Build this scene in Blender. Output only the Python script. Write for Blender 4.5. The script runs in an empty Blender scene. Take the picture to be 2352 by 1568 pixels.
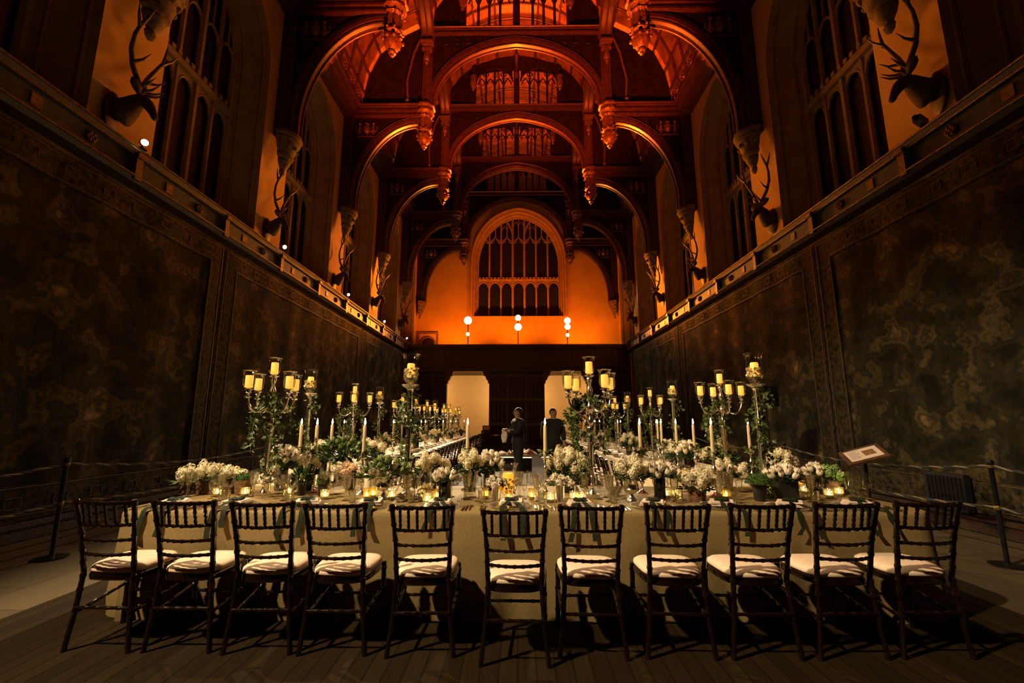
import bpy, math, random
from mathutils import Vector, Matrix
from math import sin, cos, pi, sqrt, atan, radians
C = bpy.context.scene.collection
rnd = random.Random(7)

# ------------------------------------------------------------------ camera model (2352 x 1568 photograph)
FPX = 1045.0
TILT = atan(182 / FPX)
CAMZ = 1.45
PSI = atan(12 / FPX * cos(TILT))
def _rot(v):
    x, y, z = v
    return (cos(PSI) * x - sin(PSI) * y, sin(PSI) * x + cos(PSI) * y, z)
_R = _rot((1, 0, 0)); _F = _rot((0, cos(TILT), sin(TILT))); _U = _rot((0, -sin(TILT), cos(TILT)))
def X_at(px, y, z):
    """world x of the point at depth y and height z that is seen in photo column px"""
    x = 0.0
    for _ in range(6):
        p = (x, y, z - CAMZ)
        w = sum(p[i] * _F[i] for i in range(3)); u = sum(p[i] * _R[i] for i in range(3))
        x -= ((1176 + FPX * u / w) - px) * w / FPX
    return x
def Z_at(py, y, x=0.0):
    z = 1.0
    for _ in range(12):
        p = (x, y, z - CAMZ)
        w = sum(p[i] * _F[i] for i in range(3)); v = sum(p[i] * _U[i] for i in range(3))
        z += ((784 - FPX * v / w) - py) * w / FPX
    return z
ORD = ['first', 'second', 'third', 'fourth', 'fifth', 'sixth', 'seventh', 'eighth', 'ninth', 'tenth', 'eleventh', 'twelfth',
       'thirteenth', 'fourteenth', 'fifteenth', 'sixteenth', 'seventeenth', 'eighteenth', 'nineteenth', 'twentieth', 'twenty-first', 'twenty-second',
       'twenty-third', 'twenty-fourth', 'twenty-fifth', 'twenty-sixth', 'twenty-seventh', 'twenty-eighth', 'twenty-ninth', 'thirtieth']

# ------------------------------------------------------------------ mesh builder
class MB:
    def __init__(s): s.v = []; s.f = []
    def add(s, vs, fs):
        o = len(s.v); s.v.extend(tuple(v) for v in vs); s.f.extend([tuple(i + o for i in f) for f in fs]); return s
    def box(s, x0, x1, y0, y1, z0, z1):
        return s.add([(x0,y0,z0),(x1,y0,z0),(x1,y1,z0),(x0,y1,z0),(x0,y0,z1),(x1,y0,z1),(x1,y1,z1),(x0,y1,z1)],
                     [(0,3,2,1),(4,5,6,7),(0,1,5,4),(1,2,6,5),(2,3,7,6),(3,0,4,7)])
    def quad(s, a, b, c, d): return s.add([a, b, c, d], [(0, 1, 2, 3)])
    def lathe(s, prof, n=16, c=(0, 0, 0), a0=0.0, sweep=2 * pi, flute=None):
        o = len(s.v); full = abs(sweep - 2 * pi) < 1e-6
        m = n if full else n + 1
        for r, z in prof:
            for k in range(m):
                a = a0 + sweep * k / n
                q = r * (flute(a, z) if flute else 1)
                s.v.append((c[0] + q * cos(a), c[1] + q * sin(a), c[2] + z))
        for i in range(len(prof) - 1):
            for k in range(n):
                k2 = (k + 1) % m
                s.f.append((o + i * m + k, o + i * m + k2, o + (i + 1) * m + k2, o + (i + 1) * m + k))
        return s
    def ball(s, c, r, n=8, sz=1.0):
        k = max(3, n // 2)
        return s.lathe([(r * sin(pi * i / k) + 1e-5, -r * sz * cos(pi * i / k)) for i in range(k + 1)], n, c)
    def tube(s, path, r, n=8, cap=True, closed=False):
        P = [Vector(p) for p in path]; m = len(P)
        R = list(r) if isinstance(r, (list, tuple)) else [r] * m
        o = len(s.v); nrm = None
        for i in range(m):
            if closed: t = P[(i + 1) % m] - P[i - 1]
            else: t = P[min(i + 1, m - 1)] - P[max(i - 1, 0)]
            if t.length < 1e-9: t = Vector((0, 0, 1))
            t.normalize()
            if nrm is None:
                a = Vector((0, 0, 1)) if abs(t.z) < .9 else Vector((0, 1, 0))
                nrm = t.cross(a).normalized()
            else:
                nrm = nrm - t * nrm.dot(t)
                nrm = nrm.normalized() if nrm.length > 1e-6 else t.orthogonal().normalized()
            b = t.cross(nrm)
            for k in range(n):
                a = 2 * pi * (k + .5) / n
                q = P[i] + (nrm * cos(a) + b * sin(a)) * R[i]
                s.v.append(tuple(q))
        for i in range(m if closed else m - 1):
            j = (i + 1) % m
            for k in range(n):
                k2 = (k + 1) % n
                s.f.append((o + i * n + k, o + i * n + k2, o + j * n + k2, o + j * n + k))
        if cap and not closed:
            s.f.append(tuple(o + k for k in range(n))[::-1]); s.f.append(tuple(o + (m - 1) * n + k for k in range(n)))
        return s
    def prism(s, poly, fn, w0, w1):
        n = len(poly)
        vs = [fn(u, v, w0) for u, v in poly] + [fn(u, v, w1) for u, v in poly]
        fs = [tuple(range(n))[::-1], tuple(range(n, 2 * n))] + [(i, (i + 1) % n, n + (i + 1) % n, n + i) for i in range(n)]
        return s.add(vs, fs)
    def band(s, A, B, fn, w0, w1):
        """solid ribbon between two 2-d curves A and B (same length), extruded w0..w1"""
        n = len(A)
        vs = []
        for (a, b) in zip(A, B): vs += [fn(a[0], a[1], w0), fn(b[0], b[1], w0), fn(b[0], b[1], w1), fn(a[0], a[1], w1)]
        fs = []
        for i in range(n - 1):
            p, q = 4 * i, 4 * (i + 1)
            for k in range(4):
                k2 = (k + 1) % 4
                fs.append((p + k, p + k2, q + k2, q + k))
        fs.append((0, 1, 2, 3)); e = 4 * (n - 1); fs.append((e + 3, e + 2, e + 1, e))
        return s.add(vs, fs)
    def mesh(s, name, mat, smooth=40):
        me = bpy.data.meshes.new(name); me.from_pydata(s.v, [], s.f); me.update()
        if mat: me.materials.append(mat)
        if smooth:
            me.shade_smooth()
            if smooth < 180: me.set_sharp_from_angle(angle=radians(smooth))
        return me
    def build(s, name, mat, parent=None, smooth=40, loc=(0, 0, 0), rot=(0, 0, 0)):
        return put(name, s.mesh(name, mat, smooth), parent, loc, rot)
def put(name, me, parent=None, loc=(0, 0, 0), rot=(0, 0, 0), sc=None):
    o = bpy.data.objects.new(name, me); C.objects.link(o)
    o.location = loc; o.rotation_euler = rot
    if sc: o.scale = (sc, sc, sc) if isinstance(sc, (int, float)) else sc
    if parent: o.parent = parent
    return o
def tag(o, label=None, cat=None, group=None, kind=None):
    if label: o['label'] = label
    if cat: o['category'] = cat
    if group: o['group'] = group
    if kind: o['kind'] = kind
    return o
def thing(name, label, cat, loc=(0, 0, 0), rz=0.0, group=None, rot=None):
    o = bpy.data.objects.new(name, None); C.objects.link(o); o.empty_display_size = .1
    o.location = loc; o.rotation_euler = rot if rot else (0, 0, rz)
    return tag(o, label, cat, group)
def struct(o): o['kind'] = 'structure'; return o
def dup(root, loc, rz=None, label=None, group=None, rot=None, sc=None):
    r = root.copy(); C.objects.link(r); r.location = loc
    if rz is not None: r.rotation_euler = (0, 0, rz)
    if rot: r.rotation_euler = rot
    if sc: r.scale = (sc, sc, sc)
    if label: r['label'] = label
    if group: r['group'] = group
    for ch in list(root.children):
        c = ch.copy(); C.objects.link(c); c.parent = r
        for g in list(ch.children):
            d = g.copy(); C.objects.link(d); d.parent = c
    return r
def arch_v(t):
    t = min(1.0, abs(t)); return .86 * sqrt(max(0, 1 - t ** 2.4)) + .14 * (1 - t)
def arch_pts(w, zs, rise, n=24, c=0.0):
    out = []
    for i in range(n + 1):
        a = -1 + 2 * i / n
        t = sin(a * pi / 2) if True else a
        out.append((c + w * t, zs + rise * arch_v(t)))
    return out

# ------------------------------------------------------------------ materials
def new_mat(name):
    m = bpy.data.materials.new(name); m.use_nodes = True
    return m, m.node_tree.nodes, m.node_tree.links, m.node_tree.nodes['Principled BSDF']
def mat(name, col, rough=.5, metal=0.0, var=.25, scale=8.0, bump=0.0, bscale=40.0, coat=0.0, stretch=None, spec=.5, trans=None):
    m, N, L, b = new_mat(name)
    b.inputs['Roughness'].default_value = rough; b.inputs['Metallic'].default_value = metal
    b.inputs['Coat Weight'].default_value = coat; b.inputs['Specular IOR Level'].default_value = spec
    tc = N.new('ShaderNodeTexCoord'); mp = N.new('ShaderNodeMapping'); L.new(tc.outputs['Object'], mp.inputs[0])
    if stretch: mp.inputs['Scale'].default_value = stretch
    nz = N.new('ShaderNodeTexNoise'); nz.inputs['Scale'].default_value = scale; nz.inputs['Detail'].default_value = 4
    L.new(mp.outputs[0], nz.inputs['Vector'])
    cr = N.new('ShaderNodeValToRGB')
    cr.color_ramp.elements[0].position = .3; cr.color_ramp.elements[1].position = .7
    cr.color_ramp.elements[0].color = tuple(c * (1 - var) for c in col) + (1,)
    cr.color_ramp.elements[1].color = tuple(min(1, c * (1 + var)) for c in col) + (1,)
    L.new(nz.outputs['Fac'], cr.inputs[0]); L.new(cr.outputs[0], b.inputs['Base Color'])
    if bump:
        n2 = N.new('ShaderNodeTexNoise'); n2.inputs['Scale'].default_value = bscale; L.new(mp.outputs[0], n2.inputs['Vector'])
        bp = N.new('ShaderNodeBump'); bp.inputs['Strength'].default_value = bump; bp.inputs['Distance'].default_value = .02
        L.new(n2.outputs['Fac'], bp.inputs['Height']); L.new(bp.outputs[0], b.inputs['Normal'])
    return m
def emis(name, col, strength, base=(.8, .7, .5), sampled=False):
    m, N, L, b = new_mat(name)
    b.inputs['Base Color'].default_value = base + (1,); b.inputs['Roughness'].default_value = .5
    b.inputs['Emission Color'].default_value = col + (1,); b.inputs['Emission Strength'].default_value = strength
    if not sampled: m.cycles.emission_sampling = 'NONE'
    return m
def thin_glass(name, tint=(.97, .97, .95), ior=1.5, rough=.015, diffuse=0.0, dcol=(.8, .75, .6), bump=0.0, bscale=60, base=0.0, refr=0.0):
    m = bpy.data.materials.new(name); m.use_nodes = True; N = m.node_tree.nodes; L = m.node_tree.links; N.clear()
    out = N.new('ShaderNodeOutputMaterial'); mix = N.new('ShaderNodeMixShader'); fr = N.new('ShaderNodeFresnel')
    fr.inputs['IOR'].default_value = ior
    t = N.new('ShaderNodeBsdfTransparent'); t.inputs[0].default_value = tint + (1,)
    g = N.new('ShaderNodeBsdfGlossy'); g.inputs['Roughness'].default_value = rough; g.inputs[0].default_value = (1, 1, 1, 1)
    if bump:
        tc = N.new('ShaderNodeTexCoord'); vo = N.new('ShaderNodeTexVoronoi'); vo.inputs['Scale'].default_value = bscale
        L.new(tc.outputs['Object'], vo.inputs['Vector']); bp = N.new('ShaderNodeBump'); bp.inputs['Strength'].default_value = bump
        bp.inputs['Distance'].default_value = .004
        L.new(vo.outputs['Distance'], bp.inputs['Height']); L.new(bp.outputs[0], g.inputs['Normal']); L.new(bp.outputs[0], fr.inputs['Normal'])
    bs = base; base = t
    if refr:
        q = N.new('ShaderNodeBsdfRefraction'); q.inputs['IOR'].default_value = 1.35; q.inputs['Roughness'].default_value = .04; q.inputs[0].default_value = (1, .97, .9, 1)
        if bump: L.new(bp.outputs[0], q.inputs['Normal'])
        m0 = N.new('ShaderNodeMixShader'); m0.inputs[0].default_value = refr; L.new(t.outputs[0], m0.inputs[1]); L.new(q.outputs[0], m0.inputs[2]); base = m0; t = m0
    if diffuse:
        d = N.new('ShaderNodeBsdfTranslucent'); d.inputs[0].default_value = dcol + (1,)
        m2 = N.new('ShaderNodeMixShader'); m2.inputs[0].default_value = diffuse
        L.new(t.outputs[0], m2.inputs[1]); L.new(d.outputs[0], m2.inputs[2]); base = m2
    mx = N.new('ShaderNodeMath'); mx.operation = 'MAXIMUM'; mx.inputs[1].default_value = bs; L.new(fr.outputs[0], mx.inputs[0]); mn = N.new('ShaderNodeMath'); mn.operation = 'MINIMUM'; mn.inputs[1].default_value = .42; L.new(mx.outputs[0], mn.inputs[0]); L.new(mn.outputs[0], mix.inputs[0]); L.new(base.outputs[0], mix.inputs[1]); L.new(g.outputs[0], mix.inputs[2])
    L.new(mix.outputs[0], out.inputs[0])
    return m
def boards(name, c1, c2, width, rough, axis='Y', length=3.0, gloss=.5):
    m, N, L, b = new_mat(name)
    tc = N.new('ShaderNodeTexCoord'); mp = N.new('ShaderNodeMapping'); L.new(tc.outputs['Object'], mp.inputs[0])
    if axis == 'Y': mp.inputs['Rotation'].default_value = (0, 0, pi / 2)
    br = N.new('ShaderNodeTexBrick'); br.inputs['Scale'].default_value = 1.0
    br.inputs['Brick Width'].default_value = length; br.inputs['Row Height'].default_value = width
    br.inputs['Mortar Size'].default_value = .006; br.inputs['Color1'].default_value = c1 + (1,); br.inputs['Color2'].default_value = c2 + (1,)
    br.inputs['Mortar'].default_value = tuple(c * .45 for c in c1) + (1,)
    L.new(mp.outputs[0], br.inputs['Vector'])
    nz = N.new('ShaderNodeTexNoise'); nz.inputs['Scale'].default_value = 3; nz.inputs['Detail'].default_value = 5
    mp2 = N.new('ShaderNodeMapping'); L.new(tc.outputs['Object'], mp2.inputs[0])
    mp2.inputs['Scale'].default_value = (12, .8, 1) if axis == 'Y' else (.8, 12, 1)
    L.new(mp2.outputs[0], nz.inputs['Vector'])
    mx = N.new('ShaderNodeMix'); mx.data_type = 'RGBA'; mx.blend_type = 'MULTIPLY'; mx.inputs['Factor'].default_value = .7
    cr = N.new('ShaderNodeValToRGB'); cr.color_ramp.elements[0].color = (.45, .45, .45, 1); cr.color_ramp.elements[1].color = (1.3, 1.3, 1.3, 1)
    L.new(nz.outputs['Fac'], cr.inputs[0]); L.new(br.outputs['Color'], mx.inputs['A']); L.new(cr.outputs[0], mx.inputs['B'])
    L.new(mx.outputs['Result'], b.inputs['Base Color']); b.inputs['Roughness'].default_value = rough
    b.inputs['Specular IOR Level'].default_value = gloss
    bp = N.new('ShaderNodeBump'); bp.inputs['Strength'].default_value = .25; bp.inputs['Distance'].default_value = .01
    L.new(br.outputs['Fac'], bp.inputs['Height']); bp.invert = True; L.new(bp.outputs[0], b.inputs['Normal'])
    return m
def tapestry_mat(name, seed, stretch):
    m, N, L, b = new_mat(name)
    tc = N.new('ShaderNodeTexCoord'); mp = N.new('ShaderNodeMapping'); L.new(tc.outputs['Object'], mp.inputs[0])
    mp.inputs['Location'].default_value = (0, seed * 7.3, seed * 3.1); mp.inputs['Scale'].default_value = stretch
    n1 = N.new('ShaderNodeTexNoise'); n1.inputs['Scale'].default_value = 1.9; n1.inputs['Detail'].default_value = 7; n1.inputs['Distortion'].default_value = 0.0; n1.inputs["Roughness"].default_value = .58
    L.new(mp.outputs[0], n1.inputs['Vector'])
    v1 = N.new('ShaderNodeTexVoronoi'); v1.inputs['Scale'].default_value = 3.4
    nv = N.new('ShaderNodeMix'); nv.data_type = 'VECTOR'; nv.inputs['Factor'].default_value = .22
    L.new(mp.outputs[0], nv.inputs['A']); L.new(n1.outputs['Color'], nv.inputs['B']); L.new(nv.outputs['Result'], v1.inputs['Vector'])
    cr = N.new('ShaderNodeValToRGB'); e = cr.color_ramp.elements
    e[0].position = .3; e[0].color = (.006, .0065, .004, 1); e[1].position = .72; e[1].color = (.26, .18, .072, 1)
    for p, c in ((.40, (.011, .012, .008, 1)), (.47, (.032, .027, .013, 1)), (.51, (.014, .016, .012, 1)), (.57, (.085, .064, .026, 1)), (.61, (.028, .025, .014, 1))):
        x = e.new(p); x.color = c
    L.new(n1.outputs['Fac'], cr.inputs[0])
    mx = N.new('ShaderNodeMix'); mx.data_type = 'RGBA'; mx.blend_type = 'MULTIPLY'; mx.inputs['Factor'].default_value = .75
    c2 = N.new('ShaderNodeValToRGB'); c2.color_ramp.elements[0].color = (.35, .3, .25, 1); c2.color_ramp.elements[1].color = (1.5, 1.4, 1.2, 1)
    L.new(v1.outputs['Distance'], c2.inputs[0]); L.new(cr.outputs[0], mx.inputs['A']); L.new(c2.outputs[0], mx.inputs['B'])
    # hanging threads: fine vertical streaks
    w = N.new('ShaderNodeTexNoise'); w.inputs['Scale'].default_value = 1.0; w.inputs['Detail'].default_value = 3
    m2 = N.new('ShaderNodeMapping'); m2.inputs['Scale'].default_value = (1, 9, .5); L.new(tc.outputs['Object'], m2.inputs[0]); L.new(m2.outputs[0], w.inputs['Vector'])
    c3 = N.new('ShaderNodeValToRGB'); c3.color_ramp.elements[0].position = .3; c3.color_ramp.elements[0].color = (.45, .45, .45, 1); c3.color_ramp.elements[1].position = .7; c3.color_ramp.elements[1].color = (1.4, 1.4, 1.4, 1)
    L.new(w.outputs['Fac'], c3.inputs[0])
    m3 = N.new('ShaderNodeMix'); m3.data_type = 'RGBA'; m3.blend_type = 'MULTIPLY'; m3.inputs['Factor'].default_value = .45
    L.new(mx.outputs['Result'], m3.inputs['A']); L.new(c3.outputs[0], m3.inputs['B'])
    L.new(m3.outputs['Result'], b.inputs['Base Color']); b.inputs['Roughness'].default_value = .9; b.inputs['Specular IOR Level'].default_value = .1
    return m
def leaded_glass(name):
    m, N, L, b = new_mat(name)
    tc = N.new('ShaderNodeTexCoord'); mp = N.new('ShaderNodeMapping'); L.new(tc.outputs['Object'], mp.inputs[0])
    mp.inputs['Rotation'].default_value = (radians(45), 0, 0)
    br = N.new('ShaderNodeTexBrick'); br.offset = 0; br.inputs['Scale'].default_value = 8; br.inputs['Brick Width'].default_value = 1; br.inputs['Row Height'].default_value = 1
    br.inputs['Mortar Size'].default_value = .06
    br.inputs['Color1'].default_value = (.006, .010, .009, 1); br.inputs['Color2'].default_value = (.011, .017, .015, 1); br.inputs['Mortar'].default_value = (.025, .022, .018, 1)
    sx = N.new('ShaderNodeSeparateXYZ'); cx = N.new('ShaderNodeCombineXYZ'); L.new(mp.outputs[0], sx.inputs[0]); L.new(sx.outputs[1], cx.inputs[0]); L.new(sx.outputs[2], cx.inputs[1])
    L.new(cx.outputs[0], br.inputs['Vector']); L.new(br.outputs['Color'], b.inputs['Base Color'])
    b.inputs['Roughness'].default_value = .3
    return m

OAK = mat('dark_oak', (.034, .016, .008), .55, var=.45, scale=5, bump=.25, bscale=30, spec=.3)
OAKSHADE = mat('blackened_oak', (.013, .007, .004), .6, var=.5, scale=5, bump=.3, bscale=30, spec=.2)  # oak copy darkened to stand in for shade on the flat panels
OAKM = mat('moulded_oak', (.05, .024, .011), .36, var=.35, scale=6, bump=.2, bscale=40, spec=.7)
OAKC = mat('carved_oak', (.10, .055, .022), .38, var=.6, scale=14, bump=.8, bscale=22, spec=.6)
ROOF = mat('roof_boards', (.17, .085, .04), .5, var=.45, scale=3, bump=.3, bscale=16)
PLASTER = mat('ochre_plaster', (.62, .37, .12), .9, var=.08, scale=1.4, bump=.15, bscale=25, spec=.2)
CORB = mat('carved_corbel_stone', (.15, .105, .05), .8, var=.4, scale=9, bump=.5, bscale=30, spec=.2)
ASTONE = mat('window_stone', (.46, .27, .09), .85, var=.15, scale=3, bump=.1, bscale=20, spec=.2)  # amber light put into the stone colour of the end window
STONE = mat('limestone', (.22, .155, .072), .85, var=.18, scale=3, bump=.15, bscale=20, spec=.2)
CREAM = mat('cream_plaster', (.74, .60, .38), .9, var=.06, scale=1.2, spec=.2)
FLAG = boards('stone_flags', (.12, .088, .045), (.085, .062, .032), .62, .7, 'Y', .95, .2)
BOARD = boards('floor_planks', (.027, .0165, .0065), (.018, .0105, .0042), .11, .85, 'Y', 2.4, .06)
LEAD = leaded_glass('leaded_glass')
TEAL = mat('painted_frieze', (.022, .035, .030), .5, var=.5, scale=9)
GOLD = mat('dull_gilding', (.20, .12, .035), .4, metal=.5, var=.4, scale=20, bump=.4, bscale=60)
BRACK = mat('dark_bracket', (.015, .010, .006), .5, var=.4)
FUR = mat('stag_fur', (.05, .026, .012), .8, var=.5, scale=18, bump=.6, bscale=60)
ANTLER = mat('antler_horn', (.085, .048, .022), .55, var=.4, scale=16, bump=.4, bscale=70)
BLACK = mat('black_paint', (.012, .011, .010), .45, var=.3)
BLACKM = mat('black_metal', (.02, .019, .018), .35, metal=.6, var=.3)
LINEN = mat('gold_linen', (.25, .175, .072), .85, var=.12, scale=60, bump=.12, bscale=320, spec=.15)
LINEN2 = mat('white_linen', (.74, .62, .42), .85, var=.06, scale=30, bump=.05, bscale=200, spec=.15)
MAHOG = mat('mahogany_lacquer', (.0075, .003, .002), .13, var=.4, scale=12, spec=.8, coat=.15)
SEAT = mat('ivory_seat', (.82, .62, .46), .75, var=.05, scale=20, bump=.05, bscale=160, spec=.2)
SILVER = mat('polished_silver', (.82, .76, .68), .22, metal=1, var=.12, scale=20)
CUTL = mat('cutlery_silver', (.85, .80, .70), .18, metal=1, var=.05)
GLASS = thin_glass('clear_glass', tint=(.985, .985, .975), rough=.05, base=.03)
CRYS = thin_glass('cut_crystal', tint=(.95, .95, .90), ior=1.9, rough=.035, diffuse=.0, dcol=(.95, .85, .6), bump=.7, bscale=60, base=.10, refr=.25)
PLATEG = thin_glass('plate_glass', tint=(.93, .92, .88), ior=1.55, rough=.05, bump=.25, bscale=90)
VOTIVE = thin_glass('mercury_votive_glass', tint=(.9, .85, .7), ior=1.6, rough=.12, base=.22, diffuse=.13, dcol=(.9, .8, .5), bump=.9, bscale=110)
GOLDV = thin_glass('gold_votive_glass', tint=(.85, .7, .35), ior=1.6, rough=.08, base=.12, diffuse=.2, dcol=(.85, .68, .3), bump=.5)
DARKV = thin_glass('dark_vase_glass', tint=(.22, .24, .19), ior=1.6, rough=.04)
BEAD = mat('glass_bead', (.75, .70, .6), .12, metal=.7, var=.1)
NAPK = mat('blush_napkin', (.86, .67, .54), .85, var=.05, spec=.15)
RIBBON = mat('olive_ribbon', (.020, .026, .012), .7, var=.2, spec=.12)
CARD = mat('ivory_card', (.82, .72, .55), .8, var=.04)
WAXP = emis('glowing_wax', (1.0, .50, .06), 1.05, (.85, .62, .22), True)
WAXA = emis('amber_glowing_wax', (1.0, .33, .015), 1.5, (.85, .5, .15), True)
WAXT = mat('taper_wax', (.74, .56, .32), .5, var=.08)
WAXW = mat('white_wax', (.80, .70, .52), .5, var=.05)
FLAME = emis('candle_flame', (1.0, .72, .28), 60.0, (1, .9, .6), sampled=True)
TFLAME = emis('tea_flame', (1.0, .74, .32), 70.0, (1, .9, .6), sampled=True)
WICK = mat('wick', (.02, .015, .01), .9)
LEAF = mat('ivy_leaf', (.085, .115, .026), .5, var=.55, scale=25, spec=.4)
LEAFD = mat('dark_leaf', (.032, .066, .014), .5, var=.5, scale=20, spec=.4)
BUD = mat('green_bud', (.17, .22, .055), .5, var=.35, scale=25)
MOSS = mat('moss', (.05, .105, .012), .95, var=.55, scale=45, bump=1.0, bscale=110)
PETAL = mat('white_petal', (.86, .74, .56), .6, var=.08, scale=25)
LILAC = mat('cream_floret', (.84, .74, .50), .65, var=.14, scale=40)
PEACH = mat('peach_floret', (.84, .58, .38), .65, var=.12, scale=40)
GREENF = mat('green_floret', (.24, .36, .08), .6, var=.3, scale=40)
YELP = mat('yellow_petal', (.85, .66, .30), .6, var=.15, scale=30)
BARK = mat('bark_pot', (.17, .085, .035), .85, var=.5, scale=18, bump=.8, bscale=45)
SOIL = mat('dark_pot', (.02, .02, .013), .5, var=.3)
BLOOMC = mat('wooden_crate', (.10, .055, .025), .75, var=.5, scale=10, bump=.5, bscale=30)
ROPE1 = mat('rope_strand', (.20, .15, .07), .8, var=.4, scale=30)
ROPE2 = mat('dark_rope_strand', (.02, .02, .015), .8, var=.3)
PAPER = mat('printed_sheet', (.72, .58, .48), .8, var=.04)
INK = mat('ink', (.06, .05, .045), .8)
PRINT = mat('brown_picture', (.25, .11, .04), .8, var=.6, scale=60)
FRAME = mat('lectern_wood', (.10, .045, .02), .5, var=.4)
SKIN = mat('skin', (.36, .20, .12), .6, var=.08)
HAIR = mat('dark_hair', (.02, .012, .008), .6)
CLOTHB = mat('black_clothes', (.0045, .004, .004), .85, var=.3)
CLOTHG = mat('dark_grey_clothes', (.008, .007, .006), .85, var=.3)
WHITEC = mat('white_cloth', (.8, .72, .6), .9, var=.05)
LENSW = emis('white_lamp_lens', (1.0, .86, .62), 90.0)
LENSA = emis('amber_lamp_lens', (1.0, .42, .05), 40.0)
LENSC = emis('warm_lamp_lens', (1.0, .78, .46), 60.0)
# ================================================================== THE HALL
WX = 6.1; YS = 24.4
YE = 27.0                      # end wall
TRY = [6.3, 10.45, 14.6, 18.75, 22.9, 26.72]
# ---- floor
f = MB().quad((-WX, -2.5, 0), (WX, -2.5, 0), (WX, YE + .3, 0), (-WX, YE + .3, 0)).build('floor', FLAG, smooth=0); struct(f)
fb = MB().box(-3.8, 3.8, -2.4, 24.3, -.02, .014).build('floor_boards', BOARD, smooth=0); struct(fb)
# ---- side walls with arched window openings
WIN = [4.22, 8.38, 12.52, 16.68, 20.82, 24.76]
SIDE = {-1: 'left', 1: 'right'}
def side_wall(s):
    mb = MB()
    mb.quad((s * WX, -2.5, 0), (s * WX, YE, 0), (s * WX, YE, 5.6), (s * WX, -2.5, 5.6))
    edges = [2.15] + TRY[:5] + [YE]
    mb.quad((s * WX, -2.5, 5.6), (s * WX, 2.15, 5.6), (s * WX, 2.15, 12.6), (s * WX, -2.5, 12.6))
    for k, yc in enumerate(WIN):
        y0, y1 = edges[k], edges[k + 1]
        w = 1.5
        mb.quad((s * WX, y0, 5.6), (s * WX, yc - w, 5.6), (s * WX, yc - w, 12.6), (s * WX, y0, 12.6))
        mb.quad((s * WX, yc + w, 5.6), (s * WX, y1, 5.6), (s * WX, y1, 12.6), (s * WX, yc + w, 12.6))
        A = arch_pts(w, 9.8, 2.0, 24, yc)
        for a, b in zip(A, A[1:]):
            mb.quad((s * WX, a[0], a[1]), (s * WX, b[0], b[1]), (s * WX, b[0], 12.6), (s * WX, a[0], 12.6))
    return struct(mb.build('wall_' + SIDE[s], PLASTER, smooth=0))
side_wall(-1); side_wall(1)
def side_window(s, yc, n):
    xi = s * 6.72
    w, wi = 1.5, 1.06
    A = [(yc - w, 5.5)] + arch_pts(w, 9.8, 2.0, 24, yc) + [(yc + w, 5.5)]
    Bp = [(yc - wi, 5.75)] + arch_pts(wi, 9.75, 1.62, 24, yc) + [(yc + wi, 5.75)]
    tr = MB(); th = .055
    P = lambda u, v, x=xi: (x, u, v)
    tr.tube([P(*p) for p in Bp], .075, 6)
    def top(u): return 9.75 + 1.62 * arch_v((u - yc) / wi)
    for i, u in enumerate((-.53, 0, .53)):
        tr.tube([P(yc + u, 5.75), P(yc + u, top(yc + u))], .075 if i == 1 else .055, 6)
    for i in range(4):
        c = yc + (-.795 + .53 * i); h = .215
        for zs, zt, ri in ((8.02, 8.42, .3), (9.75, None, .32)):
            a = arch_pts(h, zs, ri, 8, c)
            tr.tube([(xi, *p) for p in a], .035, 5)
            if zt:
                for p, q in zip(a, a[1:]):
                    tr.quad((xi - s * .02, p[0], p[1]), (xi - s * .02, q[0], q[1]), (xi - s * .02, q[0], zt), (xi - s * .02, p[0], zt))
            else:
                tr.tube([P(c, zs + ri), P(c, max(zs + ri + .02, top(c)))], .03, 5)
        for j in range(3):
            u = c - .17 + .17 * j
            tr.box(min(xi, xi - s * .13), max(xi, xi - s * .13), u - .045, u + .045, 8.52, 8.62)
    tr.box(min(xi + s * .03, xi - s * .11), max(xi + s * .03, xi - s * .11), yc - wi, yc + wi, 8.38, 8.52)
    o = struct(tr.build('window_%d' % n, STONE, smooth=50))
    rv = MB(); D = .0
    outer = [(s * WX, *p) for p in A]; mid = [(s * 6.22, yc + (p[0] - yc) * .95, 5.5 + (p[1] - 5.5) * .985) for p in A]
    mid2 = [(s * 6.56, yc + (p[0] - yc) * .79, 5.6 + (p[1] - 5.6) * .955) for p in A]
    inner = [(xi, *p) for p in Bp]
    for Q, T in ((outer, mid), (mid, mid2), (mid2, inner)):
        for i in range(len(A) - 1): rv.quad(Q[i], Q[i + 1], T[i + 1], T[i])
    rv.quad(outer[0], outer[-1], inner[-1], inner[0])
    r = rv.build('window_reveal', STONE, o, smooth=35); r['kind'] = 'structure'
    md = MB(); md.tube(mid, .035, 5); md.tube(mid2, .03, 5)
    r = md.build('reveal_moulding', STONE, o, smooth=60); r['kind'] = 'structure'
    g = MB()
    Gp = [(yc - wi, 5.7)] + arch_pts(wi, 9.75, 1.62, 24, yc) + [(yc + wi, 5.7)]
    g.add([(s * 6.78, *p) for p in Gp], [tuple(range(len(Gp)))])
    r = g.build('leaded_pane', LEAD, o, smooth=0); r['kind'] = 'structure'
for k, yc in enumerate(WIN):
    side_window(-1, yc, k + 1); side_window(1, yc, k + 7)
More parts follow.
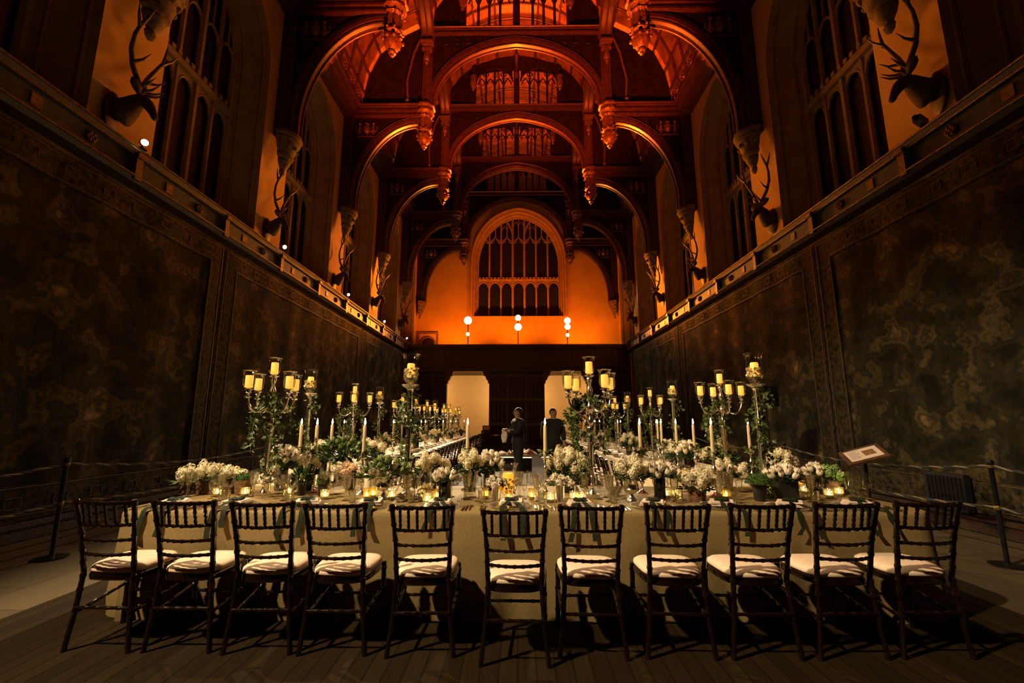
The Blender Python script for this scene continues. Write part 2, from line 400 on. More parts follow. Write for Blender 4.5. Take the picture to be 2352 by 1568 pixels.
# ---- end wall with the great window
def end_wall():
    mb = MB(); w, zs, ri, sill = 2.82, 11.15, 3.45, 7.72; c = .1
    y = YE
    mb.quad((-WX, y, 0), (WX, y, 0), (WX, y, sill), (-WX, y, sill))
    mb.quad((-WX, y, sill), (c - w, y, sill), (c - w, y, 19), (-WX, y, 19))
    mb.quad((c + w, y, sill), (WX, y, sill), (WX, y, 19), (c + w, y, 19))
    A = arch_pts(w, zs, ri, 40, c)
    for a, b in zip(A, A[1:]): mb.quad((a[0], y, a[1]), (b[0], y, b[1]), (b[0], y, 19), (a[0], y, 19))
    struct(mb.build('wall_far', PLASTER, smooth=0))
    wi, rii = 2.58, 3.2
    O = [(c - w, sill)] + A + [(c + w, sill)]
    I = [(c - wi, sill)] + arch_pts(wi, zs, rii, 40, c) + [(c + wi, sill)]
    yi = y + .55
    tr = MB()
    top = lambda u: zs + rii * arch_v((u - c) / wi)
    P = lambda u, v: (u, yi, v)
    lw = 2 * wi / 7
    for i in range(1, 7):
        u = c - wi + lw * i
        tr.tube([P(u, sill), P(u, top(u))], .075 if i in (3, 4) else .06, 6)
    z1 = Z_at(641, yi); z2 = Z_at(556, yi)
    tr.box(c - wi, c + wi, yi - .08, yi + .05, z1 - .09, z1)
    for i in range(7):
        u = c - wi + lw * (i + .5); h = lw * .42
        a = arch_pts(h, z1 - .55, .34, 8, u); tr.tube([P(*p) for p in a], .04, 5)
        for p, q in zip(a, a[1:]): tr.quad(P(*p), P(*q), P(q[0], z1 - .05), P(p[0], z1 - .05))
        for j in range(3): tr.box(u - .22 + .22 * j - .06, u - .22 + .22 * j + .06, yi - .1, yi, z1, z1 + .1)
        # ogee cusped head
        og = [(u - h, z2 - .1), (u - h * .8, z2 + .1), (u - h * .3, z2 + .2), (u, z2 + .45), (u + h * .3, z2 + .2), (u + h * .8, z2 + .1), (u + h, z2 - .1)]
        tr.tube([P(*p) for p in og], .04, 5)
        for sg in (-1, 1):
            tr.tube([P(u + sg * h, z2 - .05), P(u + sg * h * .45, z2 - .02), P(u + sg * h * .35, z2 + .1)], .025, 4)
        t = top(u)
        if t > z2 + .5:
            tr.tube([P(u, z2 + .4), P(u, t)], .035, 5)
            for sg in (-1, 1):
                zz = t - .55 - .1 * abs(i - 3)
                if zz > z2 + .6: tr.tube([P(u, zz), P(u + sg * h * .5, zz + .28), P(u + sg * h, zz)], .025, 4)
    for sg in (-1, 1):       # two big sub-arches springing from the centre light
        pts = []
        for k in range(15):
            a = pi / 2 * k / 14
            pts.append(P(c + sg * (lw * .5 + (lw * 1.95) * (1 - cos(a))), z2 + .25 + 1.72 * sin(a)))
        tr.tube(pts, .06, 6)
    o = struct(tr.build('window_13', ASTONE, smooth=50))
    fr = MB()
    curves = []
    for t, dy in ((0, 0), (.2, .06), (.38, .2), (.7, .3), (1.0, .55)):
        curves.append([(a[0] + (b[0] - a[0]) * t, y + dy, a[1] + (b[1] - a[1]) * t) for a, b in zip(O, I)])
    for Q, T in zip(curves, curves[1:]):
        for i in range(len(O) - 1): fr.quad(Q[i], Q[i + 1], T[i + 1], T[i])
    fr.quad(curves[0][0], curves[0][-1], curves[-1][-1], curves[-1][0])
    H = [(c + (p[0] - c) * 1.035, y - .06, p[1] + (.1 if p[1] > zs else 0)) for p in O]
    fr.tube(H, .10, 6); fr.tube([(p[0], p[1] - .01, p[2]) for p in curves[1]], .05, 6); fr.tube(curves[3], .05, 6); fr.tube(curves[4], .09, 6)
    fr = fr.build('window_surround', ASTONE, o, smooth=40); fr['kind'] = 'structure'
    g = MB().add([(p[0], yi + .06, p[1]) for p in I], [tuple(range(len(I)))]).build('leaded_pane', LEAD, o, smooth=0); g['kind'] = 'structure'
    # little stone doorway on the gallery
    d = MB(); cx = -5.38
    a = arch_pts(.42, 6.1, .33, 10, cx)
    d.tube([(cx - .42, y - .03, 5.2)] + [(p[0], y - .03, p[1]) for p in a] + [(cx + .42, y - .03, 5.2)], .06, 6)
    d.box(cx - .62, cx + .62, y - .1, y, 6.62, 6.72); d.box(cx - .62, cx - .54, y - .08, y, 5.2, 6.62); d.box(cx + .54, cx + .62, y - .08, y, 5.2, 6.62)
    o = struct(d.build('door_1', STONE, smooth=50))
    q = [(cx - .42, 5.2)] + a + [(cx + .42, 5.2)]
    MB().add([(p[0], y - .012, p[1]) for p in q], [tuple(range(len(q)))]).build('door_leaf', OAK, o, smooth=0)
end_wall()
# ---- roof boarding
CV = [(6.1, 12.62), (5.62, 12.9), (5.55, 13.1), (5.42, 13.9), (5.05, 14.75), (4.4, 15.45), (3.6, 15.9), (3.25, 16.0)]
UP = [(3.25, 16.0), (3.05, 16.7), (2.55, 17.35), (1.8, 17.9), (.9, 18.25), (0, 18.35)]
FULL = CV + UP[1:]
LINE = [(-x, z) for x, z in FULL] + [(x, z) for x, z in FULL[-2::-1]]
mb = MB()
for a, b in zip(LINE, LINE[1:]): mb.quad((a[0], -2.5, a[1]), (b[0], -2.5, b[1]), (b[0], YE, b[1]), (a[0], YE, a[1]))
struct(mb.build('ceiling', ROOF, smooth=50))
def at_curve(curve, off):
    c = Vector((0, 14.0)); out = []
    for x, z in curve:
        d = (Vector((x, z)) - Vector((0, 13.0))); d.normalize(); out.append((x - d.x * off, z - d.y * off))
    return out
mb = MB()
edges = [2.15] + TRY
for y0, y1 in zip(edges, edges[1:]):
    for k in range(1, 6):
        y = y0 + (y1 - y0) * k / 6
        r = .06 if k == 3 else .04
        for s in (-1, 1):
            mb.tube([(s * x, y, z) for x, z in at_curve(CV[1:], .05)], r, 6)
            mb.tube([(s * x, y, z) for x, z in at_curve(UP, .05)], r, 6)
for x, z in at_curve(FULL[2:], .06):
    for s in (-1, 1): mb.tube([(s * x, 2, z), (s * x, YE, z)], .045, 6)
for y0, y1 in zip(edges, edges[1:]):           # carved scrollwork on alternate strips of boarding
    for k in range(6):
        if k % 2 == 0: continue
        yc = y0 + (y1 - y0) * (k + .5) / 6
        for (x, z) in at_curve(UP, .03)[:-1] + at_curve(CV[3:7], .03):
            for s in (-1, 1):
                for q in range(3):
                    a0 = rnd.random() * 6
                    mb.tube([(s * x + .1 * cos(a0 + t * .9) * (1 - t / 9), yc + (q - 1) * .18 + .09 * sin(a0 + t * .9) * (1 - t / 9), z - .02) for t in range(7)], .018, 4)
struct(mb.build('trim_1', OAKM, smooth=60))
# wall plate, panelled frieze, purlins
for n, s in ((2, -1), (3, 1)):
    mb = MB()
    prof = [(6.1, 12.0), (5.98, 12.0), (5.92, 12.08), (5.86, 12.1), (5.74, 12.3), (5.68, 12.32), (5.6, 12.46), (5.52, 12.48), (5.52, 12.56), (5.6, 12.6)]
    for a, b in zip(prof, prof[1:]): mb.quad((s * a[0], -2.4, a[1]), (s * b[0], -2.4, b[1]), (s * b[0], YE, b[1]), (s * a[0], YE, a[1]))
    mb.box(min(s * 3.1, s * 3.36), max(s * 3.1, s * 3.36), -2.4, YE, 15.88, 16.12)
    o = struct(mb.build('trim_%d' % n, OAKM, smooth=30))
    mb = MB()
    y = 2.3
    while y < YE - .5:
        mb.tube([(s * 5.585, y + .2 * cos(a * pi / 5), 12.88 + .2 * sin(a * pi / 5)) for a in range(10)], .03, 5, closed=True)
        for a in range(4): mb.ball((s * 5.58, y + .09 * cos(a * pi / 2 + .78), 12.88 + .09 * sin(a * pi / 2 + .78)), .045, 6)
        mb.box(min(s * 5.55, s * 5.62), max(s * 5.55, s * 5.62), y + .29, y + .34, 12.6, 13.14)
        y += .63
    q = mb.build('frieze_carving', OAKC, o, smooth=60); q['kind'] = 'structure'
# ---- cornice over the tapestries
for n, s in (('left', -1), ('right', 1)):
    bb = MB().box(*sorted((s * 6.04, s * WX)), -2.4, YS, .012, .22); bb.box(*sorted((s * 6.0, s * WX)), -2.4, YS, .17, .24)
    struct(bb.build('baseboard_' + n, OAK, smooth=0))
def cornice(s, n):
    mb = MB()
    prof = [(6.1, 5.62), (5.84, 5.6), (5.8, 5.54), (5.84, 5.48), (5.9, 5.46)]
    pr2 = [(5.9, 5.18), (5.84, 5.16), (5.82, 5.11), (5.88, 5.06), (6.05, 5.03)]
    for p in (prof, pr2):
        for a, b in zip(p, p[1:]): mb.quad((s * a[0], 0.5, a[1]), (s * b[0], 0.5, b[1]), (s * b[0], 24.35, b[1]), (s * a[0], 24.35, a[1]))
    o = struct(mb.build('trim_%d' % n, BRACK, smooth=30))
    fz = MB().quad((s * 5.9, .5, 5.18), (s * 5.9, 24.35, 5.18), (s * 5.9, 24.35, 5.46), (s * 5.9, .5, 5.46)).build('painted_frieze', TEAL, o, smooth=0); fz['kind'] = 'structure'
    g = MB()
    for z, x in ((5.56, 5.79), (5.475, 5.84), (5.13, 5.81)): g.tube([(s * x, .5, z), (s * x, 24.35, z)], .016, 5)
    q = g.build('gilded_bead', GOLD, o, smooth=60); q['kind'] = 'structure'
    g = MB(); y = 2.05; k = 0
    while y < 24:
        if k % 3 == 0:
            g.box(min(s * 5.8, s * 5.92), max(s * 5.8, s * 5.92), y - .06, y + .06, 5.08, 5.5)
            g.box(min(s * 5.76, s * 5.92), max(s * 5.76, s * 5.92), y - .08, y + .08, 5.42, 5.5)
        elif k % 3 == 1:
            g.box(min(s * 5.885, s * 5.92), max(s * 5.885, s * 5.92), y - .07, y + .07, 5.24, 5.40)
        else:
            for a in range(6): g.ball((s * 5.885, y + .055 * cos(a * pi / 3), 5.32 + .055 * sin(a * pi / 3)), .035, 6)
            g.ball((s * 5.88, y, 5.32), .03, 6)
        y += .72; k += 1
    q = g.build('gilded_ornament', GOLD, o, smooth=50); q['kind'] = 'structure'
cornice(-1, 4); cornice(1, 5)
# ---- hammerbeam trusses
def truss_meshes():
    T = []
    FY = lambda u, v, w: (u, w, v)
    for s in (-1, 1):
        E = lambda a, b, n=18: [(s * (3.45 + a * cos(pi / 2 * k / n)), 8.85 + b * sin(pi / 2 * k / n)) for k in range(n + 1)]
        i0 = [(s * 5.55, 8.5)] + E(2.1, 2.95) + [(s * 3.2, 11.8)]
        o0 = [(s * 5.81, 8.5)] + E(2.36, 3.2) + [(s * 3.2, 12.06)]
        m0 = [(s * 5.62, 8.5)] + E(2.17, 3.02) + [(s * 3.2, 11.87)]; m1 = [(s * 5.74, 8.5)] + E(2.29, 3.13) + [(s * 3.2, 11.98)]
        mb = MB().band(i0, o0, FY, -.09, .09).band(m0, m1, FY, -.15, .15)
        for c_, r_ in ((i0, .035), (o0, .03), (m0, .02)):
            for yy in (-.10, .10): mb.tube([(p[0], yy, p[1]) for p in c_], r_, 6)
        T.append(('arch_brace', mb.mesh('arch_brace', OAKM, 40)))
        sp = o0[1:-1]; poly = sp + [(s * 3.2, 12.06), (s * 5.82, 12.06)]
        T.append(('spandrel', MB().prism(poly, FY, -.06, .06).mesh('spandrel', OAKSHADE, 0)))
        cv = MB(); cx, cz = s * 5.3, 11.58      # carved shield with a crown between two beasts
        cv.lathe([(.001, -.17), (.08, -.13), (.13, -.02), (.14, .08), (.1, .12), (.001, .12)], 10, (cx, -.09, cz))
        cv.lathe([(.09, .14), (.11, .17), (.08, .24), (.03, .27), (.001, .3)], 10, (cx, -.1, cz))
        for q in (-1, 1):
            bx = cx + q * .26
            cv.tube([(bx - q * .02, -.1, cz - .18), (bx, -.12, cz - .05), (bx - q * .03, -.12, cz + .08), (bx - q * .01, -.12, cz + .17)], [.045, .06, .055, .03], 6)
            cv.ball((bx - q * .02, -.14, cz + .2), .05, 8)
            cv.tube([(bx, -.12, cz + .02), (bx - q * .1, -.13, cz + .05)], .022, 5); cv.tube([(bx, -.12, cz - .06), (bx - q * .1, -.13, cz - .1)], .024, 5)
            cv.tube([(bx + q * .04, -.1, cz - .1), (bx + q * .12, -.1, cz - .02), (bx + q * .1, -.1, cz + .12)], [.02, .018, .025], 5)
        cv.box(cx - .36, cx + .36, -.1, -.06, cz - .27, cz - .23)
        T.append(('carved_arms', cv.mesh('carved_arms', OAKC, 60)))
        hb = MB(); x0, x1 = sorted((s * 3.3, s * WX))
        for z0, z1, d in ((12.06, 12.12, .2), (12.12, 12.24, .16), (12.24, 12.3, .22), (12.3, 12.4, .18), (12.4, 12.48, .26)): hb.box(x0, x1, -d, d, z0, z1)
        for yy in (-.26, .26): hb.tube([(x0, yy, 12.47), (x1, yy, 12.47)], .028, 6)
        T.append(('hammer_beam', hb.mesh('hammer_beam', OAKM, 40)))
        wp = MB().box(*sorted((s * 5.78, s * WX)), -.2, .2, 8.5, 12.06); wp.tube([(s * 5.78, -.2, 8.5), (s * 5.78, -.2, 12.0)], .04, 6)
        T.append(('wall_post', wp.mesh('wall_post', OAK, 30)))
        pd = MB(); px = s * 3.27; a0 = pi / 8
        pd.lathe([(.001, 12.5), (.36, 12.5), (.37, 12.43), (.31, 12.4), (.31, 12.32), (.34, 12.3), (.34, 12.24), (.27, 12.18), (.25, 12.12), (.28, 12.08), (.21, 12.02), (.2, 11.62), (.25, 11.58), (.26, 11.52), (.2, 11.48), (.24, 11.36), (.245, 11.26), (.2, 11.14), (.12, 11.06), (.07, 11.03), (.11, 11.0), (.1, 10.95), (.045, 10.92), (.05, 10.87), (.001, 10.84)], 8, (px, 0, 0), a0)
        for k in range(8):
            a = a0 + 2 * pi * k / 8
            pd.tube([(px + .215 * cos(a), .215 * sin(a), 11.58), (px + .215 * cos(a), .215 * sin(a), 12.05)], .025, 5)
            pd.ball((px + .26 * cos(a), .26 * sin(a), 11.58), .04, 6); pd.ball((px + .25 * cos(a), .25 * sin(a), 11.32), .06, 6)
            pd.ball((px + .27 * cos(a), .27 * sin(a), 12.06), .04, 6)
        T.append(('pendant', pd.mesh('pendant', OAKC, 35)))
        hp = MB().box(*sorted((s * 3.05, s * 3.38)), -.16, .16, 12.48, 16.0)
        for yy in (-.17, .17): hp.tube([(s * 3.06, yy, 12.5), (s * 3.06, yy, 16)], .035, 6); hp.tube([(s * 3.3, yy, 12.5), (s * 3.3, yy, 16)], .03, 6)
        T.append(('hammer_post', hp.mesh('hammer_post', OAKM, 30)))
        for d in (-1, 1):
            cp = MB()
            for z0, z1, q in ((14.86, 14.94, .22), (14.78, 14.86, .18), (14.66, 14.78, .14), (14.6, 14.66, .17)):
                cp.box(s * 3.22 - q, s * 3.22 + q, *sorted((d * .12, d * (.2 + q))), z0, z1)
            cp.lathe([(.12, 14.6), (.1, 14.4), (.13, 14.32), (.1, 14.2), (.05, 14.16), (.07, 14.1), (.03, 14.02), (.001, 13.98)], 8, (s * 3.22, d * .28, 0))
            T.append(('carved_capital', cp.mesh('carved_capital', OAKC, 40)))
            br = MB(); I = []; O = []
            for k in range(11):
                a = pi / 2 * k / 10
                I.append((.2 + 1.85 * (1 - cos(a)), 14.94 + 1.0 * sin(a))); O.append((.0 + 2.05 * (1 - cos(a)) + .0, 15.05 + 1.1 * sin(a)))
            br.band(I, O, lambda u, v, w: (s * 3.22 + w, d * u, v), -.2, .2)
            for q in (-.2, 0, .2): br.tube([(s * 3.22 + q, d * u, v) for u, v in I], .035, 6); br.tube([(s * 3.22 + q, d * u, v) for u, v in O], .03, 6)
            T.append(('purlin_brace', br.mesh('purlin_brace', OAKM, 40)))
        # struts and a carved bust standing on the hammer beam, panelling in shade-toned oak behind
        st = MB().tube([(s * 3.9, -.1, 12.75), (s * 3.95, -.1, 13.5), (s * 3.75, -.1, 14.6), (s * 3.45, -.1, 15.4)], .05, 6)
        st.ball((s * 3.9, -.14, 12.7), .08, 8); st.lathe([(.1, 12.48), (.09, 12.56), (.05, 12.62)], 8, (s * 3.9, -.14, 0))
        T.append(('carved_strut', st.mesh('carved_strut', OAKC, 60)))
        pp = [(s * 3.4, 12.48), (s * 3.4, 15.85), (s * 4.3, 15.35), (s * 5.0, 14.65), (s * 5.36, 13.8), (s * 5.5, 13.05), (s * 5.55, 12.48)]
        pn = MB().prism(pp, FY, -.03, .03)
        for q in range(4): pn.box(*sorted((s * (3.7 + q * .5), s * (3.74 + q * .5))), -.06, .06, 12.5, 15.5 - .62 * q * (q > 0))
        T.append(('tracery_panel', pn.mesh('tracery_panel', OAKSHADE, 0)))
        cb = MB()
        hl = lambda pr: cb.lathe(pr, 6, (s * 5.92, 0, 0), (pi / 2 if s > 0 else -pi / 2), pi)
        hl([(.001, 7.46), (.07, 7.5), (.1, 7.58), (.07, 7.64), (.15, 7.72), (.2, 7.84), (.19, 7.9), (.25, 7.93), (.27, 8.0), (.24, 8.04), (.29, 8.12), (.36, 8.34), (.4, 8.36), (.4, 8.44), (.44, 8.46), (.43, 8.55), (.001, 8.55)])
        for k in range(5):
            a = (pi / 2 if s > 0 else -pi / 2) + pi * (k + .5) / 5
            cb.ball((s * 5.92 + .31 * cos(a), .31 * sin(a), 8.22), .06, 8)
        T.append(('corbel', cb.mesh('corbel', CORB, 30)))
    # central four-centred arch, its spandrel and collar
    i0 = [(-2.96, 12.48)] + arch_pts(2.96, 12.6, 2.42, 36) + [(2.96, 12.48)]
    o0 = [(-3.16, 12.48)] + arch_pts(3.16, 12.65, 2.68, 36) + [(3.16, 12.48)]
    lerp = lambda t: [(a[0] + (b[0] - a[0]) * t, a[1] + (b[1] - a[1]) * t) for a, b in zip(i0, o0)]
    mb = MB().band(i0, o0, FY, -.09, .09).band(lerp(.3), lerp(.75), FY, -.15, .15)
    for c_, r_ in ((i0, .04), (o0, .035), (lerp(.3), .02)):
        for yy in (-.10, .10): mb.tube([(p[0], yy, p[1]) for p in c_], r_, 6)
    T.append(('central_arch', mb.mesh('central_arch', OAKM, 40)))
    mb = MB()
    for a, b in zip(o0[1:-1], o0[2:-1]):
        mb.add([(a[0], -.05, a[1]), (b[0], -.05, b[1]), (b[0], -.05, 15.42), (a[0], -.05, 15.42), (a[0], .05, a[1]), (b[0], .05, b[1]), (b[0], .05, 15.42), (a[0], .05, 15.42)], [(0, 1, 2, 3), (7, 6, 5, 4)])
    for s in (-1, 1):
        for k in range(4):
            cx = s * (1.35 + .42 * k); cz = 15.2 - .02 * k
            mb.tube([(cx + .13 * cos(a * pi / 4), -.07, cz + .13 * sin(a * pi / 4)) for a in range(8)], .025, 5, closed=True)
            mb.box(cx + .2 - .02, cx + .2 + .02, -.08, -.05, max(13.4, 14.95 - .28 * k), 15.42)
    T.append(('arch_spandrel', mb.mesh('arch_spandrel', OAKSHADE, 50)))
    mb = MB()
    for z0, z1, d in ((15.4, 15.46, .2), (15.46, 15.54, .14), (15.54, 15.62, .24)): mb.box(-3.15, 3.15, -d, d, z0, z1)
    for yy in (-.24, .24): mb.tube([(-3.15, yy, 15.61), (3.15, yy, 15.61)], .03, 6)
    T.append(('collar_beam', mb.mesh('collar_beam', OAKM, 40)))
    mb = MB()
    for x, w in ((-1.98, .11), (1.98, .11)): mb.box(x - w, x + w, -.12, .12, 15.62, 17.9)
    mb.box(-.13, .13, -.12, .12, 15.62, 18.3)
    for s in (-1, 1):
        for k in range(1, 4):
            x = s * (.2 + 1.62 * k / 4)
            mb.box(x - .045, x + .045, -.07, .07, 15.62, 17.55)
        A = arch_pts(.83, 16.95, .68, 14, s * 1.02); mb.tube([(p[0], -.04, p[1]) for p in A], .045, 6)
        for a, b in zip(A, A[1:]): mb.add([(a[0], 0, a[1]), (b[0], 0, b[1]), (b[0], 0, 18.0), (a[0], 0, 18.0)], [(0, 1, 2, 3)])
        for k in range(4):
            x = s * (.2 + 1.62 * (k + .5) / 4)
            mb.tube([(x - .17, -.02, 16.8), (x - .1, -.02, 16.98), (x, -.02, 17.1), (x + .1, -.02, 16.98), (x + .17, -.02, 16.8)], .03, 5)
        for k in range(2):
            x = s * (.2 + 1.62 * (k + .5) / 2)
            mb.tube([(x + .13 * cos(a * pi / 4), -.02, 17.32 + .11 * sin(a * pi / 4)) for a in range(8)], .025, 5, closed=True)
        pl = [(s * 2.05, 15.62), (s * 3.1, 15.62), (s * 3.05, 16.5), (s * 2.6, 17.2), (s * 2.05, 17.7)]
        mb.prism(pl, FY, -.03, .03)
        mb.prism([(s * .13, 17.55), (s * 1.95, 17.4), (s * 1.9, 17.8), (s * .9, 18.2), (s * .13, 18.32)], FY, -.02, .02)
    T.append(('tracery_screen', mb.mesh('tracery_screen', OAKSHADE, 40)))
    mb = MB()
    for x in (-1.98, 1.98):
        mb = MB(); mb.lathe([(.14, 17.1), (.18, 17.02), (.13, 16.9), (.16, 16.78), (.17, 16.66), (.1, 16.5), (.06, 16.45), (.08, 16.4), (.001, 16.3)], 8, (x, -.2, 0)); T.append(('small_pendant', mb.mesh('small_pendant', OAKC, 50)))
    mb = MB()
    mb.lathe([(.1, 18.2), (.06, 18.0), (.05, 17.3), (.1, 17.25), (.1, 17.17), (.07, 17.12), (.1, 17.06), (.06, 16.98)], 8, (0, -.16, 0))
    T.append(('small_pendant', mb.mesh('small_pendant', OAKC, 50)))
    return T
TM = truss_meshes()
TL = ['hammerbeam roof truss nearest the camera, only its low brackets and corbels in view', 'second hammerbeam truss from the camera, with the largest full pendants in view',
      'third hammerbeam truss from the camera, with the uppermost glowing central arch', 'fourth hammerbeam truss, its arch framed inside the uppermost glowing arch',
      'fifth hammerbeam truss, its dim arch just above the great end window', 'half truss built against the end wall beside the great window']
for k, y in enumerate(TRY):
    t = thing('roof_truss', TL[k], 'roof truss', (0, y, 0), 0, 'hammerbeam trusses carrying the roof')
    for nm, me in TM:
        if k == 5 and nm in ('small_pendant',): continue
        o = put(nm, me, t)
        if nm == 'corbel': o['label'] = 'carved stone corbel'
# ---- tapestries
def tapestry(s, y0, y1, z0, z1, label, seed, m):
    t = thing('tapestry', label, 'tapestry', (s * 6.085, (y0 + y1) / 2, z0), 0, 'tapestries on the side walls')
    mb = MB(); ny = int((y1 - y0) * 8); nz = 6; h = z1 - z0; L = y1 - y0
    for j in range(nz + 1):
        for i in range(ny + 1):
            y = -L / 2 + L * i / ny
            x = -s * (.04 + .02 * sin(y * 5.1 + seed) + .012 * sin(y * 11 + 2 * seed) * (1 - j / nz))
            mb.v.append((x, y, h * j / nz))
    for j in range(nz):
        for i in range(ny):
            a = j * (ny + 1) + i; mb.f.append((a, a + 1, a + ny + 2, a + ny + 1))
    mb.build('woven_field', m, t, smooth=180)
    bd = MB(); w = .42
    ed = [(-L / 2, 0, L / 2, w), (-L / 2, h - w, L / 2, h), (-L / 2, w, -L / 2 + w, h - w), (L / 2 - w, w, L / 2, h - w)]
    def wav(y): return -s * (.06 + .02 * sin(y * 5.1 + seed))
    for a, b, c2, d in ed:
        n = max(1, int((c2 - a) * 6))
        for i in range(n):
            ya, yb = a + (c2 - a) * i / n, a + (c2 - a) * (i + 1) / n
            bd.quad((wav(ya), ya, b), (wav(yb), yb, b), (wav(yb), yb, d), (wav(ya), ya, d))
    bd.build('woven_border', TBORD, t, smooth=180)
    g = MB()
    def loop(q, r):
        r = r * .6
        n = int(L * 3)
        for z in (q, h - q): g.tube([(wav(-L / 2 + q + (L - 2 * q) * i / n) - s * .005, -L / 2 + q + (L - 2 * q) * i / n, z) for i in range(n + 1)], r, 4)
        for y in (-L / 2 + q, L / 2 - q): g.tube([(wav(y) - s * .005, y, q), (wav(y) - s * .005, y, h - q)], r, 4)
    loop(.06, .012); loop(w - .03, .012)
    # rows of woven medallions along the border
    for z in (h - w / 2, w / 2):
        for i in range(int(L / .55)):
            y = -L / 2 + w + .2 + i * .55
            if y > L / 2 - w: break
            g.tube([(wav(y) - s * .006, y + .13 * cos(a * pi / 4) * (1 if a % 2 else .7), z + .09 * sin(a * pi / 4) * (1 if a % 2 else .7)) for a in range(8)], .006, 4, closed=True)
    g.build('gold_thread_band', GOLDT, t, smooth=60)
TAP1 = tapestry_mat('figured_weave', 1, (1, .8, 1)); TAP2 = tapestry_mat('figured_weave_brown', 2.7, (1, 1, 1.1)); TAP3 = tapestry_mat('figured_weave_green', 4.4, (1, .9, 1))
TBORD = mat('border_weave', (.038, .028, .013), .9, var=.85, scale=13, bump=.2, bscale=60, spec=.1)
GOLDT = mat('gold_thread', (.075, .048, .018), .6, var=.3, scale=20)
tapestry(-1, .6, 8.86, .26, 4.98, 'wide dark tapestry nearest the camera on the left wall', 1, TAP1)
tapestry(-1, 8.9, 17.3, .26, 4.98, 'middle tapestry of the left wall, a broad lettered border along its top', 2, TAP2)
tapestry(-1, 17.34, 23.9, .26, 4.98, 'farthest tapestry of the left wall, beside the dark oak screen', 3, TAP3)
tapestry(1, .6, 8.84, .26, 4.98, 'wide dark tapestry nearest the camera on the right wall', 4, TAP3)
tapestry(1, 8.88, 16.72, .26, 4.98, 'middle tapestry of the right wall, behind the tilted information panel', 5, TAP1)
tapestry(1, 16.76, 23.9, .26, 4.98, 'farthest tapestry of the right wall, beside the dark oak screen', 6, TAP2)
# ---- stag heads
def skin_obj(name, pts, edges, radii, m, parent=None, sub=2, root=0):
    me = bpy.data.meshes.new(name); me.from_pydata(pts, edges, []); me.update()
    o = bpy.data.objects.new(name, me); C.objects.link(o)
    o.modifiers.new('Skin', 'SKIN')
    if not me.skin_vertices: return o
    d = me.skin_vertices[0].data
    for i, r in enumerate(radii):
        d[i].radius = (r, r) if not isinstance(r, tuple) else r
        d[i].use_root = (i == root)
    sb = o.modifiers.new('Subdivision', 'SUBSURF'); sb.levels = sub; sb.render_levels = sub
    me.materials.append(m)
    if parent: o.parent = parent
    dg = bpy.context.evaluated_depsgraph_get(); ev = o.evaluated_get(dg)
    m2 = bpy.data.meshes.new_from_object(ev, depsgraph=dg); m2.shade_smooth()
    o.modifiers.clear(); o.data = m2
    if not m2.materials: m2.materials.append(m)
    return o
def stag_meshes():
    # local: +Y away from the wall, Z up
    pts = [(0, 0, -.14), (0, .10, -.06), (0, .22, .08), (0, .31, .20), (0, .40, .16), (0, .48, .02), (0, .53, -.10)]
    ed = [(i, i + 1) for i in range(6)]
    rad = [(.23, .25), (.20, .22), (.13, .15), (.115, .115), (.10, .10), (.058, .06), (.05, .045)]
    h = skin_obj('head', pts, ed, rad, FUR); hm = h.data; bpy.data.objects.remove(h)
    ear = MB()
    ear.tube([(0, 0, 0), (.09, .01, .05), (.18, 0, .09), (.25, -.01, .1)], [.025, .065, .06, .006], 8)
    em = ear.mesh('ear', FUR, 60)
    ant = MB()
    beam = [(0, 0, 0), (.06, -.05, .16), (.16, -.1, .34), (.27, -.1, .54), (.34, -.05, .74), (.37, .02, .92)]
    ant.tube(beam, [.045, .042, .038, .034, .029, .025], 7)
    def tine(a, b, c_): ant.tube([a, b, c_], [.028, .02, .004], 6)
    tine((.01, -.01, .04), (.04, .13, .07), (.07, .24, .16)); tine((.03, -.03, .1), (.09, .1, .15), (.13, .2, .24))
    tine((.19, -.1, .38), (.24, .05, .42), (.27, .15, .52))
    tine((.36, .0, .86), (.48, .02, .99), (.56, .04, 1.13)); tine((.37, .02, .9), (.33, .06, 1.06), (.3, .08, 1.2)); tine((.37, .02, .9), (.42, .12, 1.02), (.44, .2, 1.16))
    am = ant.mesh('antler', ANTLER, 60)
    bp = MB().lathe([(.001, -.04), (.2, -.04), (.24, 0), (.2, .03), (.001, .03)], 16); bm = bp.mesh('mount', OAK, 40)
    ey = MB().ball((0, 0, 0), .018, 8); eym = ey.mesh('eye', BLACK, 180)
    return hm, em, am, bm, eym
SM = stag_meshes()
def stag(s, y, z, label, turn=0.0, sc=1.0):
    t = thing('stag_head', label, 'mounted stag head', (s * 6.08, y, z), (pi / 2 if s < 0 else -pi / 2) * -1 + turn, 'stag heads along the walls')
    t.scale = (sc,) * 3
    put('head', SM[0], t); m = put('mount', SM[3], t, (0, 0, -.1), (-pi / 2, 0, 0))
    m.scale = (1, 1.35, 1)
    for q in (-1, 1):
        o = put('ear', SM[1], t, (q * .07, .30, .25)); o.scale = (q, 1, 1)
        o = put('antler', SM[2], t, (q * .045, .33, .27)); o.scale = (q, 1, 1)
        put('eye', SM[4], t, (q * .085, .41, .14))
SZ = [6.12, 6.12, 6.1, 6.42, 6.42]; SY = [6.1, 10.4, 14.5, 18.6, 22.9]
SL = ['nearest stag head on the left wall, antlers reaching across the first window', 'stag head on the left wall above the second cornice lamp', 'stag head on the left wall above the third cornice lamp',
      'stag head on the left wall above the fourth cornice lamp', 'small stag head at the far left corner beside the orange end wall']
SR = ['nearest stag head on the right wall, one antler rising high', 'second stag head on the right wall, below the large carved corbel', 'third stag head along the right wall', 'fourth stag head along the right wall', 'small stag head at the far right corner beside the orange end wall']
